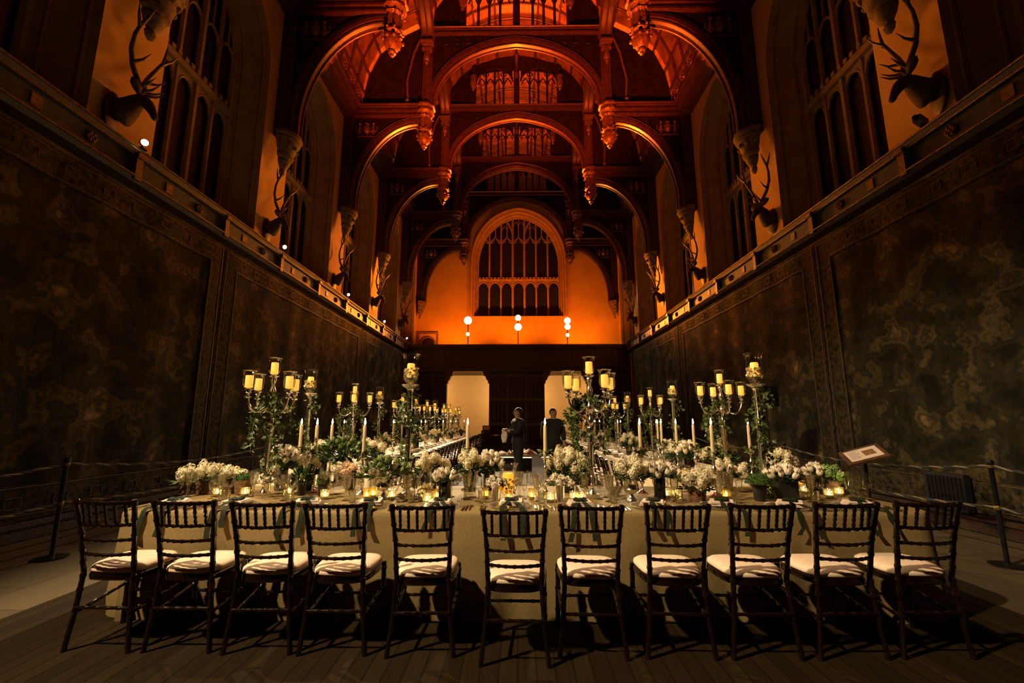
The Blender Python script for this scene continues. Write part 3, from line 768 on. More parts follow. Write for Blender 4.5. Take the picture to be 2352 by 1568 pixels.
for k in range(5):
    stag(-1, SY[k], SZ[k], SL[k], [.35, .1, .05, -.1, -.25][k], [1.0, .9, .9, .95, .95][k]); stag(1, SY[k] - .15, SZ[k] + .1, SR[k], [-.35, .15, -.1, .1, .2][k], [1.0, .95, .9, .9, .9][k])
# ---- cornice lamps on the left wall
def cornice_lamp(y, label, aim=(1, 0, -.35)):
    t = thing('cornice_lamp', label, 'spotlight', (-5.86, y, 5.62), 0, 'spotlights standing on the left cornice')
    MB().box(-.05, .05, -.05, .05, 0, .02).tube([(0, 0, .02), (0, 0, .1)], .012, 6).build('bracket', BLACKM, t)
    can = MB().lathe([(.001, -.09), (.045, -.09), (.05, -.06), (.05, .07), (.056, .075)], 12)
    d = Vector(aim).normalized(); rot = d.to_track_quat('Z', 'Y').to_euler()
    o = can.build('lamp_can', BLACKM, t, 40, (0.02, 0, .12), rot)
    MB().lathe([(.001, .068), (.046, .066)], 12).build('lens', LENSC, o, 180)
CL = [6.42, 10.75, 15.1, 19.4, 23.5]
for k, y in enumerate(CL):
    cornice_lamp(y, ['brightest cornice lamp, below the nearest left stag head', 'second cornice lamp along the left wall, below a stag head', 'third cornice lamp along the left wall', 'fourth cornice lamp along the left wall', 'last cornice lamp, in the corner by the gallery'][k], (.75, -.55, -.35))
t = thing('security_camera', 'small grey camera standing on the right cornice near the first window', 'camera', (5.9, 6.05, 5.62), .5)
MB().tube([(0, 0, 0), (0, 0, .1)], .02, 8).build('stand', BLACKM, t)
MB().box(-.16, .1, -.05, .05, .08, .17).build('camera_body', STONE, t)
MB().lathe([(.001, 0), (.035, 0), (.035, .05)], 10).build('lens_tube', BLACK, t, 40, (-.16, 0, .125), (0, -pi / 2, 0))
# ---- oak screen and gallery

def screen():
    mb = MB(); z1 = 4.06
    ops = [(-3.78, -1.5), (1.46, 3.74)]
    xs = [-WX, ops[0][0], ops[0][1], ops[1][0], ops[1][1], WX]
    for a, b in ((0, 1), (2, 3), (4, 5)): mb.box(xs[a], xs[b], YS, YS + .25, 0, z1)
    o = struct(mb.build('wall_screen', OAK, smooth=0))
    tr = MB()
    for k, (a, b) in enumerate(((-WX, ops[0][0]), (ops[0][1], ops[1][0]), (ops[1][1], WX))):
        n = 3; w = (b - a) / n
        for i in range(n + 1): tr.box(a + w * i - .05 if i else a, a + w * i + .05 if i < n else b, YS - .05, YS, 0, z1)
        for z in (.02, 1.2, 2.5, 3.75): tr.box(a, b, YS - .045, YS, z, z + .14)
        for i in range(n):
            for j in range(4): tr.box(a + w * i + .1 + (w - .2) * j / 4, a + w * i + .12 + (w - .2) * j / 4, YS - .02, YS, .2, 3.7)
    for a, b in ops:                      # shaped brackets in the top corners of the openings
        for s, x in ((1, a), (-1, b)):
            pl = [(x, z1), (x, 3.42), (x + s * .06, 3.42), (x + s * .06, 3.54), (x + s * .14, 3.62), (x + s * .22, 3.82), (x + s * .3, 3.84), (x + s * .3, 3.94), (x + s * .36, z1)]
            tr.prism(pl, lambda u, v, w: (u, w, v), YS - .08, YS + .25)
    q = tr.build('screen_panelling', OAKM, o, smooth=0); q['kind'] = 'structure'
    g = MB()
    for z0, z1, d in ((4.06, 4.16, .12), (4.16, 4.3, .05), (4.3, 4.38, .16), (5.32, 5.4, .12), (5.4, 5.52, .2)): g.box(-WX, WX, YS - d, YS + .2, z0, z1)
    g.box(-WX, WX, YS + .02, YS + .14, 4.38, 5.32)
    n = 40
    for i in range(n + 1):
        x = -WX + 2 * WX * i / n
        g.box(x - .03, x + .03, YS - .05, YS + .03, 4.38, 5.32)
        if i < n:
            A = arch_pts(WX / n - .03, 5.08, .16, 6, x + WX / n); g.tube([(p[0], YS - .01, p[1]) for p in A], .025, 4)
    q = g.build('gallery_front', OAKM, o, smooth=0); q['kind'] = 'structure'
    q = MB().box(-WX, WX, YS + .2, YE, 4.1, 4.3).build('floor_gallery', OAK, smooth=0); q['kind'] = 'structure'
    q = MB().quad((-WX, YE - .02, 0), (WX, YE - .02, 0), (WX, YE - .02, 4.1), (-WX, YE - .02, 4.1)).build('wall_passage', CREAM, smooth=0); q['kind'] = 'structure'
screen()
# ---- floodlights on the gallery
def flood(px, heads, label):
    x = X_at(px, 25.0, 6.4)
    t = thing('floodlight', label, 'floodlight', (x, 25.0, 4.3), 0, 'floodlights on the gallery')
    top = max(h[0] for h in heads)
    MB().tube([(0, 0, 0), (0, 0, top - 4.3)], .025, 8).build('pole', BLACKM, t)
    for a in range(3): MB().tube([(0, 0, .5), (.35 * cos(a * 2.1 + .5), .35 * sin(a * 2.1 + .5), 0)], .015, 6).build('leg', BLACKM, t)
    for z, r, m in heads:
        o = MB().lathe([(.001, .22), (r * .6, .2), (r, .05), (r * 1.08, 0), (r * 1.04, -.02), (r, 0)], 16).build('lamp_head', BLACKM, t, 40, (0, -.12, z - 4.3), (pi / 2, 0, 0))
        o.rotation_euler = (-pi / 2 + .15, 0, 0); o.location = (0, -.14, z - 4.3)
        MB().lathe([(.001, 0.01), (r, 0.01)], 16).build('lens', m, o, 180)
flood(1075, [(6.98, .21, LENSW), (6.2, .09, LENSW)], 'pair of white floodlights on the gallery left of the end window')
flood(1190, [(7.12, .16, LENSA), (6.6, .19, LENSW)], 'amber over white floodlights in the middle of the gallery')
flood(1303, [(6.95, .17, LENSW), (6.6, .15, LENSW), (6.14, .09, LENSW)], 'stack of three white floodlights on the gallery right of the end window')
# ================================================================== TABLES AND CHAIRS
TZ = .765
HX0, HX1, HY0, HY1 = -3.12, 3.19, 3.62, 5.05          # head table
LX0, LX1, RX0, RX1, TY0, TY1 = -3.35, -2.12, 1.82, 3.06, 5.2, 22.4
def cloth(name, x0, x1, y0, y1, m, label, flare=.11, seed=0, rad=.14):
    cx, cy, hx, hy = (x0 + x1) / 2, (y0 + y1) / 2, (x1 - x0) / 2, (y1 - y0) / 2
    out = []; step = .05
    def seg(ax, ay, bx, by):
        n = max(2, int(math.hypot(bx - ax, by - ay) / step))
        for i in range(n): out.append((ax + (bx - ax) * i / n, ay + (by - ay) * i / n, (by - ay), -(bx - ax)))
    def cor(px, py, a0):
        for i in range(7):
            a = a0 + pi / 2 * i / 7
            out.append((px + rad * cos(a), py + rad * sin(a), cos(a), sin(a)))
    seg(-hx + rad, -hy, hx - rad, -hy); cor(hx - rad, -hy + rad, -pi / 2); seg(hx, -hy + rad, hx, hy - rad); cor(hx - rad, hy - rad, 0)
    seg(hx - rad, hy, -hx + rad, hy); cor(-hx + rad, hy - rad, pi / 2); seg(-hx, hy - rad, -hx, -hy + rad); cor(-hx + rad, -hy + rad, pi)
    n = len(out); mb = MB()
    lv = [(-.05, TZ, 0), (-.015, TZ, 0), (.0, TZ - .008, 0), (.008, TZ - .03, 0), (.016, .68, .15), (.02, .665, .2), (.035, .52, .5), (.06, .34, .8), (.085, .16, 1.0), (flare, .016, 1.15)]
    for off, z, fo in lv:
        d = 0
        for i, (x, y, nx, ny) in enumerate(out):
            l = math.hypot(nx, ny) or 1; nx, ny = nx / l, ny / l
            d += step
            wv = .022 * sin(d * 5.3 + seed) + .015 * sin(d * 11.7 + 2 * seed) + .007 * sin(d * 23 + seed)
            o2 = off * (flare / .11 if off > .01 else 1) + wv * fo
            mb.v.append((cx + x + nx * o2, cy + y + ny * o2, z))
    for j in range(len(lv) - 1):
        for i in range(n):
            k = (i + 1) % n
            mb.f.append((j * n + k, j * n + i, (j + 1) * n + i, (j + 1) * n + k))
    mb.f.append(tuple(range(n)))
    o = mb.build(name, m, smooth=50)
    return tag(o, label, 'tablecloth')
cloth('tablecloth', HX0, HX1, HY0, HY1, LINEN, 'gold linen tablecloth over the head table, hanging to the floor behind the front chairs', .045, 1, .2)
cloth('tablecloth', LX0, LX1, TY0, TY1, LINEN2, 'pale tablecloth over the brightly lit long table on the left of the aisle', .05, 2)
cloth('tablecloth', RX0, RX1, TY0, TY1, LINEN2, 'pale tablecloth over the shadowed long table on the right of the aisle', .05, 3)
# ---- ballroom chairs; local +Y points to the table
def bamboo(path, r, rings, n=7):
    P = [Vector(p) for p in path]; L = [0]
    for a, b in zip(P, P[1:]): L.append(L[-1] + (b - a).length)
    def at(d):
        for i in range(len(P) - 1):
            if d <= L[i + 1] or i == len(P) - 2:
                return P[i].lerp(P[i + 1], (d - L[i]) / max(1e-6, L[i + 1] - L[i]))
    ds = set([0, L[-1]] + L)
    for t in rings:
        for e in (-.012, -.005, .005, .012): ds.add(min(L[-1], max(0, t * L[-1] + e)))
    ds = sorted(ds); pts = []; rr = []
    for d in ds:
        k = any(abs(d - t * L[-1]) < .008 for t in rings)
        if pts and (at(d) - pts[-1]).length < 1e-4: continue
        pts.append(at(d)); rr.append(r * (1.24 if k else 1))
    return MB().tube(pts, rr, n)
def curve3(a, b, bow, n=8):
    a, b = Vector(a), Vector(b)
    return [a.lerp(b, i / n) + Vector((0, -bow * (1 - (2 * i / n - 1) ** 2), 0)) for i in range(n + 1)]
def chair_parts():
    out = []
    bp = lambda z: {0: (.204, -.205), .22: (.178, -.195), .45: (.163, -.19), .68: (.172, -.232), .905: (.19, -.29)}[z]
    for s in (-1, 1):
        pth = [(s * bp(z)[0], bp(z)[1], z) for z in (0, .22, .45, .68, .905)]
        m = bamboo(pth, .0155, [.25, .38, .47, .56, .65, .75, .86, .965, .985], 8); out.append(('back_post', m.mesh('back_post', MAHOG, 45), {}))
        m = bamboo([(s * .195, .20, 0), (s * .19, .185, .43)], .0175, [.3, .62, .9], 8); out.append(('front_leg', m.mesh('front_leg', MAHOG, 45), {}))
        m = bamboo([(s * .19, .185, .27), (s * .175, -.206, .215)], .010, [.2, .4, .6, .8]); out.append(('stretcher', m.mesh('side_stretcher', MAHOG, 45), {}))
    m = bamboo([(-.174, -.204, .25), (.174, -.204, .25)], .010, [.2, .4, .6, .8]); out.append(('stretcher', m.mesh('rear_stretcher', MAHOG, 45), {}))
    m = bamboo([(-.19, .19, .22), (.19, .19, .22)], .010, [.2, .4, .6, .8]); out.append(('stretcher', m.mesh('front_stretcher', MAHOG, 45), {}))
    def rail(z, r, rings, y):
        x = .163 + (z - .45) * .06
        return bamboo(curve3((-x, y, z), (x, y, z), .042), r, rings)
    for nm, z, r, y in (('crest_rail', .888, .0112, -.278), ('spindle_rail', .748, .0098, -.242), ('cross_rail', .655, .0098, -.221), ('cross_rail', .566, .0098, -.204)):
        out.append((nm, rail(z, r, [.09, .22, .35, .5, .65, .78, .91], y).mesh(nm, MAHOG, 45), {}))
    sp = bamboo([(0, 0, 0), (0, -.036, .14)], .0085, [.2, .42, .62, .82], 6).mesh('spindle', MAHOG, 45)
    for i in range(6):
        t = (i + .75) / 6.5 * 2 - 1
        out.append(('spindle', sp, {'loc': (t * .178, -.242 - .042 * (1 - t * t), .748)}))
    def outline(k):
        pts = []
        for i in range(28):
            a = 2 * pi * i / 28; c, s = cos(a), sin(a)
            x = abs(c) ** .55 * (1 if c > 0 else -1); y = abs(s) ** .55 * (1 if s > 0 else -1)
            pts.append(((.195 + .018 * y) * x * k, (.2 * y) * k))
        return pts
    def stack(levels):
        mb = MB(); n = 28
        for k, z in levels: mb.v += [(x, y, z) for x, y in outline(k)]
        for j in range(len(levels) - 1):
            for i in range(n): mb.f.append((j * n + i, j * n + (i + 1) % n, (j + 1) * n + (i + 1) % n, (j + 1) * n + i))
        mb.f.append(tuple(range(n))[::-1]); e = (len(levels) - 1) * n; mb.f.append(tuple(range(e, e + n)))
        return mb
    out.append(('seat_frame', stack([(.93, .40), (1.0, .405), (1.01, .425), (.97, .445)]).mesh('seat_frame', MAHOG, 45), {}))
    out.append(('seat_cushion', stack([(.96, .446), (1.0, .458), (.985, .474), (.9, .487), (.7, .494), (.4, .497), (.1, .498)]).mesh('seat_cushion', SEAT, 60), {}))
    return out
CP = chair_parts()
CHPX = [246, 424, 602, 772, 968, 1184, 1362, 1558, 1749, 1940, 2130]
CHY = [3.17, 3.17, 3.15, 3.14, 3.12, 3.02, 3.11, 3.12, 3.12, 3.13, 3.15]
CHR = [-.03, .0, .02, .0, .03, -.02, -.04, -.02, 0, .03, 0]
proto = None
for i in range(11):
    lab = 'mahogany ballroom chair with ivory seat, %s from the left in front of the head table' % ORD[i]
    if i == 10: lab = 'mahogany ballroom chair with ivory seat, at the right end of the front row'
    if i == 5: lab = 'mahogany ballroom chair with ivory seat, pulled out nearest the camera mid-row'
    X = X_at(CHPX[i] + (i - 5) * -2.6, CHY[i] + .0, .46)
    if proto is None:
        proto = thing('ballroom_chair', lab, 'chair', (X, CHY[i] + .17, .014), CHR[i], 'chairs in front of the head table'); proto.scale = (1.035,) * 3
        for nm, me, kw in CP:
            o = put(nm, me, proto, kw.get('loc', (0, 0, 0)))
            if nm == 'seat_cushion': o['label'] = 'ivory seat cushion'
    else: dup(proto, (X, CHY[i] + .17, .014), CHR[i], lab, sc=1 + .035 * (abs(i - 5) / 5) ** .7)
# chairs along the aisle side of the two long tables (frame, back and seat as one part each)
def join_parts(names):
    mb = MB()
    for nm, me, kw in CP:
        if nm in names:
            l = kw.get('loc', (0, 0, 0))
            mb.add([(v.co.x + l[0], v.co.y + l[1], v.co.z + l[2]) for v in me.vertices], [tuple(p.vertices) for p in me.polygons])
    return mb
farp = [('legs_and_frame', join_parts({'front_leg', 'stretcher', 'seat_frame'}).mesh('legs_and_frame', MAHOG, 45)),
        ('backrest', join_parts({'back_post', 'crest_rail', 'spindle_rail', 'cross_rail', 'spindle'}).mesh('backrest', MAHOG, 45)),
        ('seat_cushion', [m for n, m, k in CP if n == 'seat_cushion'][0])]
NCH = 28
fp = None
for s, X, rz in ((-1, -1.85, pi / 2), (1, 1.55, -pi / 2)):
    for i in range(NCH):
        y = 6.15 + .58 * i
        side = 'left' if s < 0 else 'right'
        lab = 'mahogany ballroom chair, %s along the aisle side of the %s long table' % (ORD[i], side)
        if fp is None:
            fp = thing('ballroom_chair', lab, 'chair', (X, y, .014), rz, 'aisle chairs of the left long table')
            for nm, me in farp: put(nm, me, fp)
        else:
            dup(fp, (X + rnd.uniform(-.02, .02), y, .014), rz + rnd.uniform(-.05, .05), lab, 'aisle chairs of the %s long table' % side)
# ================================================================== TABLE DRESSING
def Y_at(py, z=TZ): 
    a = atan((py - 784) / FPX) - TILT
    return (CAMZ - z) / math.tan(a)
# ---- leaves and flowers
def leaf(mb, p, d, up, L, W):
    p, d, up = Vector(p), Vector(d).normalized(), Vector(up)
    s = d.cross(up); s = s.normalized() if s.length > 1e-4 else d.orthogonal().normalized()
    n = s.cross(d)
    mb.add([p, p + d * L * .45 + s * W * .5 - n * W * .15, p + d * L - n * L * .12, p + d * L * .45 - s * W * .5 - n * W * .15, p + d * L * .5 + n * W * .08],
           [(0, 1, 4), (1, 2, 4), (2, 3, 4), (3, 0, 4)])
def ivyleaf(mb, p, d, up, L):
    p, d, up = Vector(p), Vector(d).normalized(), Vector(up)
    s = d.cross(up); s = s.normalized() if s.length > 1e-4 else d.orthogonal().normalized()
    n = s.cross(d)
    prof = [(0, 0), (-.05, .38), (.3, .3), (.42, .55), (.62, .28), (1.0, 0), (.62, -.28), (.42, -.55), (.3, -.3), (-.05, -.38)]
    mb.add([p + d * (a * L) + s * (b * L) - n * (abs(b) * .25 * L) for a, b in prof] + [p + d * L * .4 + n * .05 * L], [(i, (i + 1) % 10, 10) for i in range(10)])
def rdir(r): 
    z = r.uniform(-1, 1); a = r.uniform(0, 2 * pi); q = sqrt(1 - z * z); return Vector((q * cos(a), q * sin(a), z))
def foliage_mesh(name, R, H, n, L, seed, m, z0=0.0):
    """leafy mound over a vase: radius R, height H"""
    r = random.Random(seed); mb = MB()
    for i in range(n):
        d = rdir(r); d.z = abs(d.z) * 1.1 - .25
        q = r.uniform(.45, 1.0)
        p = Vector((d.x * R * q, d.y * R * q, z0 + max(-.02, d.z) * H * q))
        dd = (d + rdir(r) * .7); leaf(mb, p, dd, rdir(r), L * r.uniform(.6, 1.2), L * .45)
    for i in range(7):
        a = r.uniform(0, 6.28); mb.tube([(0, 0, z0 - .03), (R * .5 * cos(a), R * .5 * sin(a), z0 + H * .5)], .003, 4)
    return mb.mesh(name, m, 0)
def ivy_mesh(name, path, n, spread, L, seed, m=None):
    r = random.Random(seed); mb = MB(); P = [Vector(p) for p in path]
    mb.tube([p + rdir(r) * .004 for p in P], .0035, 4)
    for i in range(n):
        t = r.random() * (len(P) - 1); k = int(t); p = P[k].lerp(P[min(k + 1, len(P) - 1)], t - k)
        d = rdir(r); p = p + d * spread * r.random() ** .6
        ivyleaf(mb, p, d + Vector((0, 0, -.25)), rdir(r), L * r.uniform(.6, 1.25))
    return mb.mesh(name, m or LEAF, 0)
def tulip_mesh(m, open_=0.0):
    mb = MB()
    for k in range(6):
        a0 = k * pi / 3; rr = 1.0 if k % 2 else .93
        o = len(mb.v)
        for j in range(6):
            t = j / 5
            rad = .031 * rr * (sin(pi * (.15 + .72 * t)) ** .65 + open_ * t * t); z = -.005 + .076 * t
            wd = .66 * (1 - .5 * t ** 5) * (1 - .35 * (1 - t) ** 3)
            for i in range(5):
                a = a0 + wd * (i / 2 - 1) * .95
                q = rad * (1 - .10 * abs(i / 2 - 1) ** 2)
                mb.v.append((q * cos(a), q * sin(a), z - .010 * abs(i / 2 - 1) * t))
        for j in range(5):
            for i in range(4): mb.f.append((o + j * 5 + i, o + j * 5 + i + 1, o + j * 5 + i + 6, o + j * 5 + i + 5))
    return mb.mesh('tulip', m, 180)
def cluster_mesh(name, m, rx, rz, n, fl, seed):
    r = random.Random(seed); mb = MB()
    for i in range(n):
        d = rdir(r); tp = 1 - .35 * (d.z > 0) * d.z
        p = Vector((d.x * rx * tp, d.y * rx * tp, rz + d.z * rz)) * 1.0 + rdir(r) * .006
        dd = (d + rdir(r) * .5).normalized(); s = dd.orthogonal().normalized(); b = dd.cross(s); a0 = r.random() * 6
        vs = []
        for k in range(8):
            q = fl * (1 if k % 2 == 0 else .42); a = a0 + k * pi / 4
            vs.append(p + (s * cos(a) + b * sin(a)) * q + dd * (.25 * fl if k % 2 == 0 else 0))
        mb.add(vs + [p], [(k, (k + 1) % 8, 8) for k in range(8)])
    mb.ball((0, 0, rz), rx * .72, 8, rz / rx)
    return mb.mesh(name, m, 0)
BL = {'tulip': [tulip_mesh(PETAL), tulip_mesh(PETAL, .18), tulip_mesh(PETAL, .05)],
      'bud': [tulip_mesh(BUD, -.1)],
      'lilac': [cluster_mesh('lilac_head', LILAC, .042, .06, 95, .012, i) for i in range(3)],
      'hydrangea': [cluster_mesh('hydrangea_head', LILAC, .062, .05, 120, .014, 10 + i) for i in range(2)],
      'peach': [cluster_mesh('hydrangea_head', PEACH, .05, .04, 90, .013, 20)],
      'green': [cluster_mesh('hydrangea_head', GREENF, .05, .042, 90, .013, 25)],
      'white': [cluster_mesh('blossom', PETAL, .03, .02, 22, .022, 30 + i) for i in range(2)]}
BNAME = {'tulip': 'tulip', 'bud': 'tulip_bud', 'lilac': 'lilac_head', 'hydrangea': 'hydrangea_head', 'peach': 'hydrangea_head', 'green': 'hydrangea_head', 'white': 'blossom'}
FOL = [foliage_mesh('foliage', .12, .12, 190, .052, 40 + i, LEAF) for i in range(2)] + [foliage_mesh('foliage', .12, .12, 210, .06, 50 + i, LEAFD) for i in range(2)]
# ---- vases; each returns list of (part, mesh, label) and the mouth height
def vase_parts(kind, h, r):
    M = MB()
    if kind == 'urn':
        M.lathe([(.001, 0), (r * .75, 0), (r * .75, .012), (r * .5, .03), (r * .22, .055), (r * .2, h * .32), (r * .35, h * .37), (r * .85, h * .45), (r, h * .56), (r * .92, h * .62), (r * .9, h * .9), (r * 1.02, h * .96), (r * 1.05, h), (r * .95, h), (r * .85, h * .9), (.001, h * .6)], 20)
        return [('urn', M.mesh('urn', SILVER, 50))]
    if kind == 'cup':
        M.lathe([(.001, 0), (r * .78, 0), (r * .8, .008), (r * .76, .014), (r * .95, h * .9), (r * 1.02, h * .96), (r * 1.0, h), (r * .92, h), (.001, h * .85)], 18)
        return [('julep_cup', M.mesh('julep_cup', SILVER, 50))]
    if kind == 'dark':
        M.lathe([(.001, .003), (r * .9, 0), (r, .01), (r, h), (r * .95, h), (r * .93, .02), (.001, .015)], 18)
        St = MB(); rr = random.Random(int(h * 1000))
        for i in range(9):
            a = rr.random() * 6.28; St.tube([(r * .5 * cos(a), r * .5 * sin(a), .02), (r * .7 * cos(a + .6), r * .7 * sin(a + .6), h + .02)], .004, 5)
        return [('vase', M.mesh('vase', DARKV, 50)), ('flower_stem', St.mesh('flower_stem', LEAFD, 60))]
    if kind == 'box':
        M.box(-r, r, -r * .8, r * .8, 0, h); return [('planter', M.mesh('planter', SOIL, 0))]
    if kind == 'pot':
        M.lathe([(.001, 0), (r * .8, 0), (r, h), (r * .9, h), (.001, h * .9)], 14, flute=lambda a, z: 1 + .035 * sin(a * 9) + .02 * sin(a * 17 + z * 60)); return [('bark_pot', M.mesh('bark_pot', BARK, 60))]
    if kind == 'darkpot':
        M.lathe([(.001, 0), (r * .72, 0), (r * .8, .01), (r, h), (r * .92, h), (.001, h * .9)], 14); return [('pot', M.mesh('pot', SOIL, 50))]
    if kind == 'trough':
        M.box(-r * 1.7, r * 1.7, -r * .55, r * .55, 0, h)
        for z in (.0, h * .34, h * .67): M.box(-r * 1.74, r * 1.74, -r * .59, r * .59, z + .003, z + h * .31)
        return [('wooden_trough', M.mesh('wooden_trough', BLOOMC, 0))]
    return []
def bouquet(px, y, kind, h, r, blooms, spread, rise, label, dark=True, wide=1.0, fol=1.0, z0=TZ, leaves=True):
    """flower arrangement: blooms = [(type, count)], laid over a dome of radius spread, rising rise above the mouth"""
    x = X_at(px, y, z0 + h)
    rr = random.Random(int(px * 7 + y * 100))
    t = thing('flower_arrangement', label, 'flowers', (x, y, z0), 0, 'flower arrangements along the tables')
    for nm, me in vase_parts(kind, h, r): put(nm, me, t)
    if leaves:
        f = put('foliage', FOL[(2 if dark else 0) + int(px) % 2], t, (0, 0, h + .005), (0, 0, rr.random() * 6))
        tl = .62 if blooms[0][0] == 'tulip' else 1.0
        f.scale = (spread / .12 * wide * fol * (.85 if tl < 1 else 1), spread / .12 * fol * (.85 if tl < 1 else 1), max(.5, rise / .14) * tl)
    tot = sum(n for _, n in blooms); k = 0
    seq = [b for b, n in blooms for _ in range(n)]; rr.shuffle(seq)
    for i, b in enumerate(seq):
        u = (i + .5) / tot; th = i * 2.39996 + .4
        rad = spread * sqrt(u) * .92; zz = h + rise * (1 - .62 * u) - .04
        me = BL[b][i % len(BL[b])]
        lean = .75 * sqrt(u)
        o = put(BNAME[b], me, t, (rad * cos(th) * wide, rad * sin(th), zz))
        ax = Vector((-sin(th), cos(th), 0)); q = Matrix.Rotation(lean + rr.uniform(-.15, .15), 3, ax) @ Matrix.Rotation(rr.random() * 6, 3, 'Z')
        o.rotation_euler = q.to_euler(); s_ = rr.uniform(.85, 1.2) * (.86 if b == 'tulip' else .8 if b == 'bud' else 1); o.scale = (s_, s_, s_)
    return t
def mosspot(px, y, kind, h, r, R, label, dome=.55):
    x = X_at(px, y, TZ + h)
    t = thing('moss_pot', label, 'potted moss', (x, y, TZ), 0, 'pots of moss on the head table')
    for nm, me in vase_parts(kind, h, r): put(nm, me, t)
    rr = random.Random(int(px)); mb = MB()
    mb.lathe([(R * cos(a * pi / 16), R * dome * sin(a * pi / 16) * 1.5) for a in range(8)] + [(.001, R * dome * 1.5)], 16, flute=lambda a, z: 1 + .05 * sin(5 * a + z * 40))
    for i in range(260):
        d = rdir(rr); d.z = abs(d.z); p = Vector((d.x * R, d.y * R, d.z * R * dome * 1.5)); leaf(mb, p * .97, d + rdir(rr) * .4, rdir(rr), .016, .008)
    put('moss', mb.mesh('moss', MOSS, 0), t, (0, 0, h - .004))
    return t
Y = Y_at
bouquet(482, Y(1134), 'trough', .12, .135, [('lilac', 11), ('hydrangea', 3)], .16, .10, 'long dark wooden trough of cream lilac at the left end of the head table', False, 1.7)
mosspot(561, Y(1136), 'pot', .135, .085, .078, 'bark pot with a bright green moss dome, beside the lilac trough')
bouquet(614, Y(1142), 'cup', .13, .036, [('white', 6), ('lilac', 3)], .085, .07, 'small silver cup of white blossom left of the big tulips', False)
bouquet(648, 4.72, 'dark', .22, .06, [('tulip', 28)], .18, .22, 'large bunch of white tulips beside the left candelabrum')
bouquet(714, 4.62, 'dark', .18, .045, [('tulip', 8)], .08, .17, 'few white tulips right of the large tulip bunch, below the tapers')
bouquet(693, Y(1138), 'darkpot', .12, .042, [('bud', 3)], .085, .17, 'leafy green plant in a dark pot beneath the left tapers')
mosspot(742, Y(1139), 'darkpot', .115, .045, .055, 'tufted dark green plant in a small dark pot, left of the tall goblets', .9)
bouquet(806, 4.70, 'dark', .13, .05, [('peach', 3), ('white', 5), ('lilac', 2)], .12, .13, 'peach and white blossom behind the goblets left of the silver urn', False)
bouquet(784, 5.3, 'dark', .28, .07, [('bud', 24)], .22, .24, 'big dark green bush of tulip buds behind the peach blossom', True, 1.1, 1.2)
bouquet(884, Y(1147), 'urn', .2, .078, [('bud', 18), ('tulip', 4)], .17, .17, 'silver pedestal urn crowded with green tulip buds', False, 1.15, 1.15)
bouquet(990, 4.78, 'dark', .17, .06, [('hydrangea', 5), ('lilac', 4)], .145, .14, 'mound of fluffy cream hydrangea left of the white tulips')
bouquet(1022, Y(1151), 'dark', .17, .055, [('tulip', 15)], .105, .11, 'white tulips in a dark glass vase left of the middle')
bouquet(1080, 4.68, 'dark', .18, .06, [('lilac', 9)], .11, .17, 'cream lilac beside the tallest white tulips, left of the middle candle lantern')
bouquet(1124, 4.78, 'dark', .2, .06, [('tulip', 20)], .13, .18, 'tallest bunch of white tulips, behind the middle candle lantern')
bouquet(1140, Y(1151), 'cup', .14, .044, [('white', 9)], .085, .075, 'silver cup of white petals just left of the middle candle lantern', False)
bouquet(1303, 4.62, 'dark', .17, .065, [('lilac', 14), ('hydrangea', 2)], .17, .19, 'large bunch of cream lilac left of the right candelabrum')
bouquet(1285, Y(1153), 'cup', .15, .048, [('white', 12)], .11, .08, 'silver cup of white petals in front of the large lilac bunch', False)
bouquet(1449, Y(1151), 'urn', .19, .07, [('lilac', 9)], .12, .13, 'silver pedestal urn of cream lilac right of the right candelabrum', False)
bouquet(1514, Y(1149), 'dark', .2, .05, [('tulip', 22)], .15, .13, 'row of plump white tulips in dark glass, right of the lilac urn', True, 1.15)
bouquet(1600, Y(1151), 'pot', .105, .08, [('lilac', 8), ('peach', 1)], .13, .11, 'wooden pot of cream lilac lit by an amber lantern', False)
bouquet(1668, 4.68, 'dark', .15, .05, [('tulip', 7), ('lilac', 5)], .13, .12, 'tulips and lilac behind the goblets right of the wooden pot')
mosspot(1742, Y(1149), 'darkpot', .15, .055, .1, 'dark glass pot with a spreading moss mound, at the foot of the right tall lantern', .5)
bouquet(1800, Y(1146), 'box', .17, .085, [('tulip', 20)], .14, .13, 'white tulips in a dark square planter right of the moss mound')
bouquet(1872, 4.55, 'dark', .14, .045, [('tulip', 6), ('white', 4)], .09, .16, 'white flowers next to the green hydrangea near the right end')
bouquet(1915, Y(1134), 'pot', .13, .075, [('green', 6), ('white', 2)], .09, .11, 'pot of pale green hydrangea at the right end of the head table', False)
# flowers of the second row, on the near ends of the long tables
bouquet(1583, 5.75, 'dark', .24, .06, [('tulip', 16)], .14, .2, 'white tulips behind the fourth taper, on the near end of the right long table')
bouquet(1655, 5.6, 'dark', .22, .06, [('hydrangea', 5), ('white', 5)], .17, .2, 'broad white flowers behind the right front taper')
bouquet(1790, 5.25, 'dark', .14, .06, [('hydrangea', 4), ('lilac', 4)], .15, .18, 'cream flowers half hidden behind the right tall lantern')
bouquet(742, 5.7, 'dark', .24, .05, [('tulip', 5)], .09, .2, 'white tulips between the left tapers and the dark bush')
bouquet(850, 6.4, 'dark', .2, .06, [('hydrangea', 4), ('white', 4)], .15, .22, 'white flowers behind the left front taper, on the near end of the left long table')
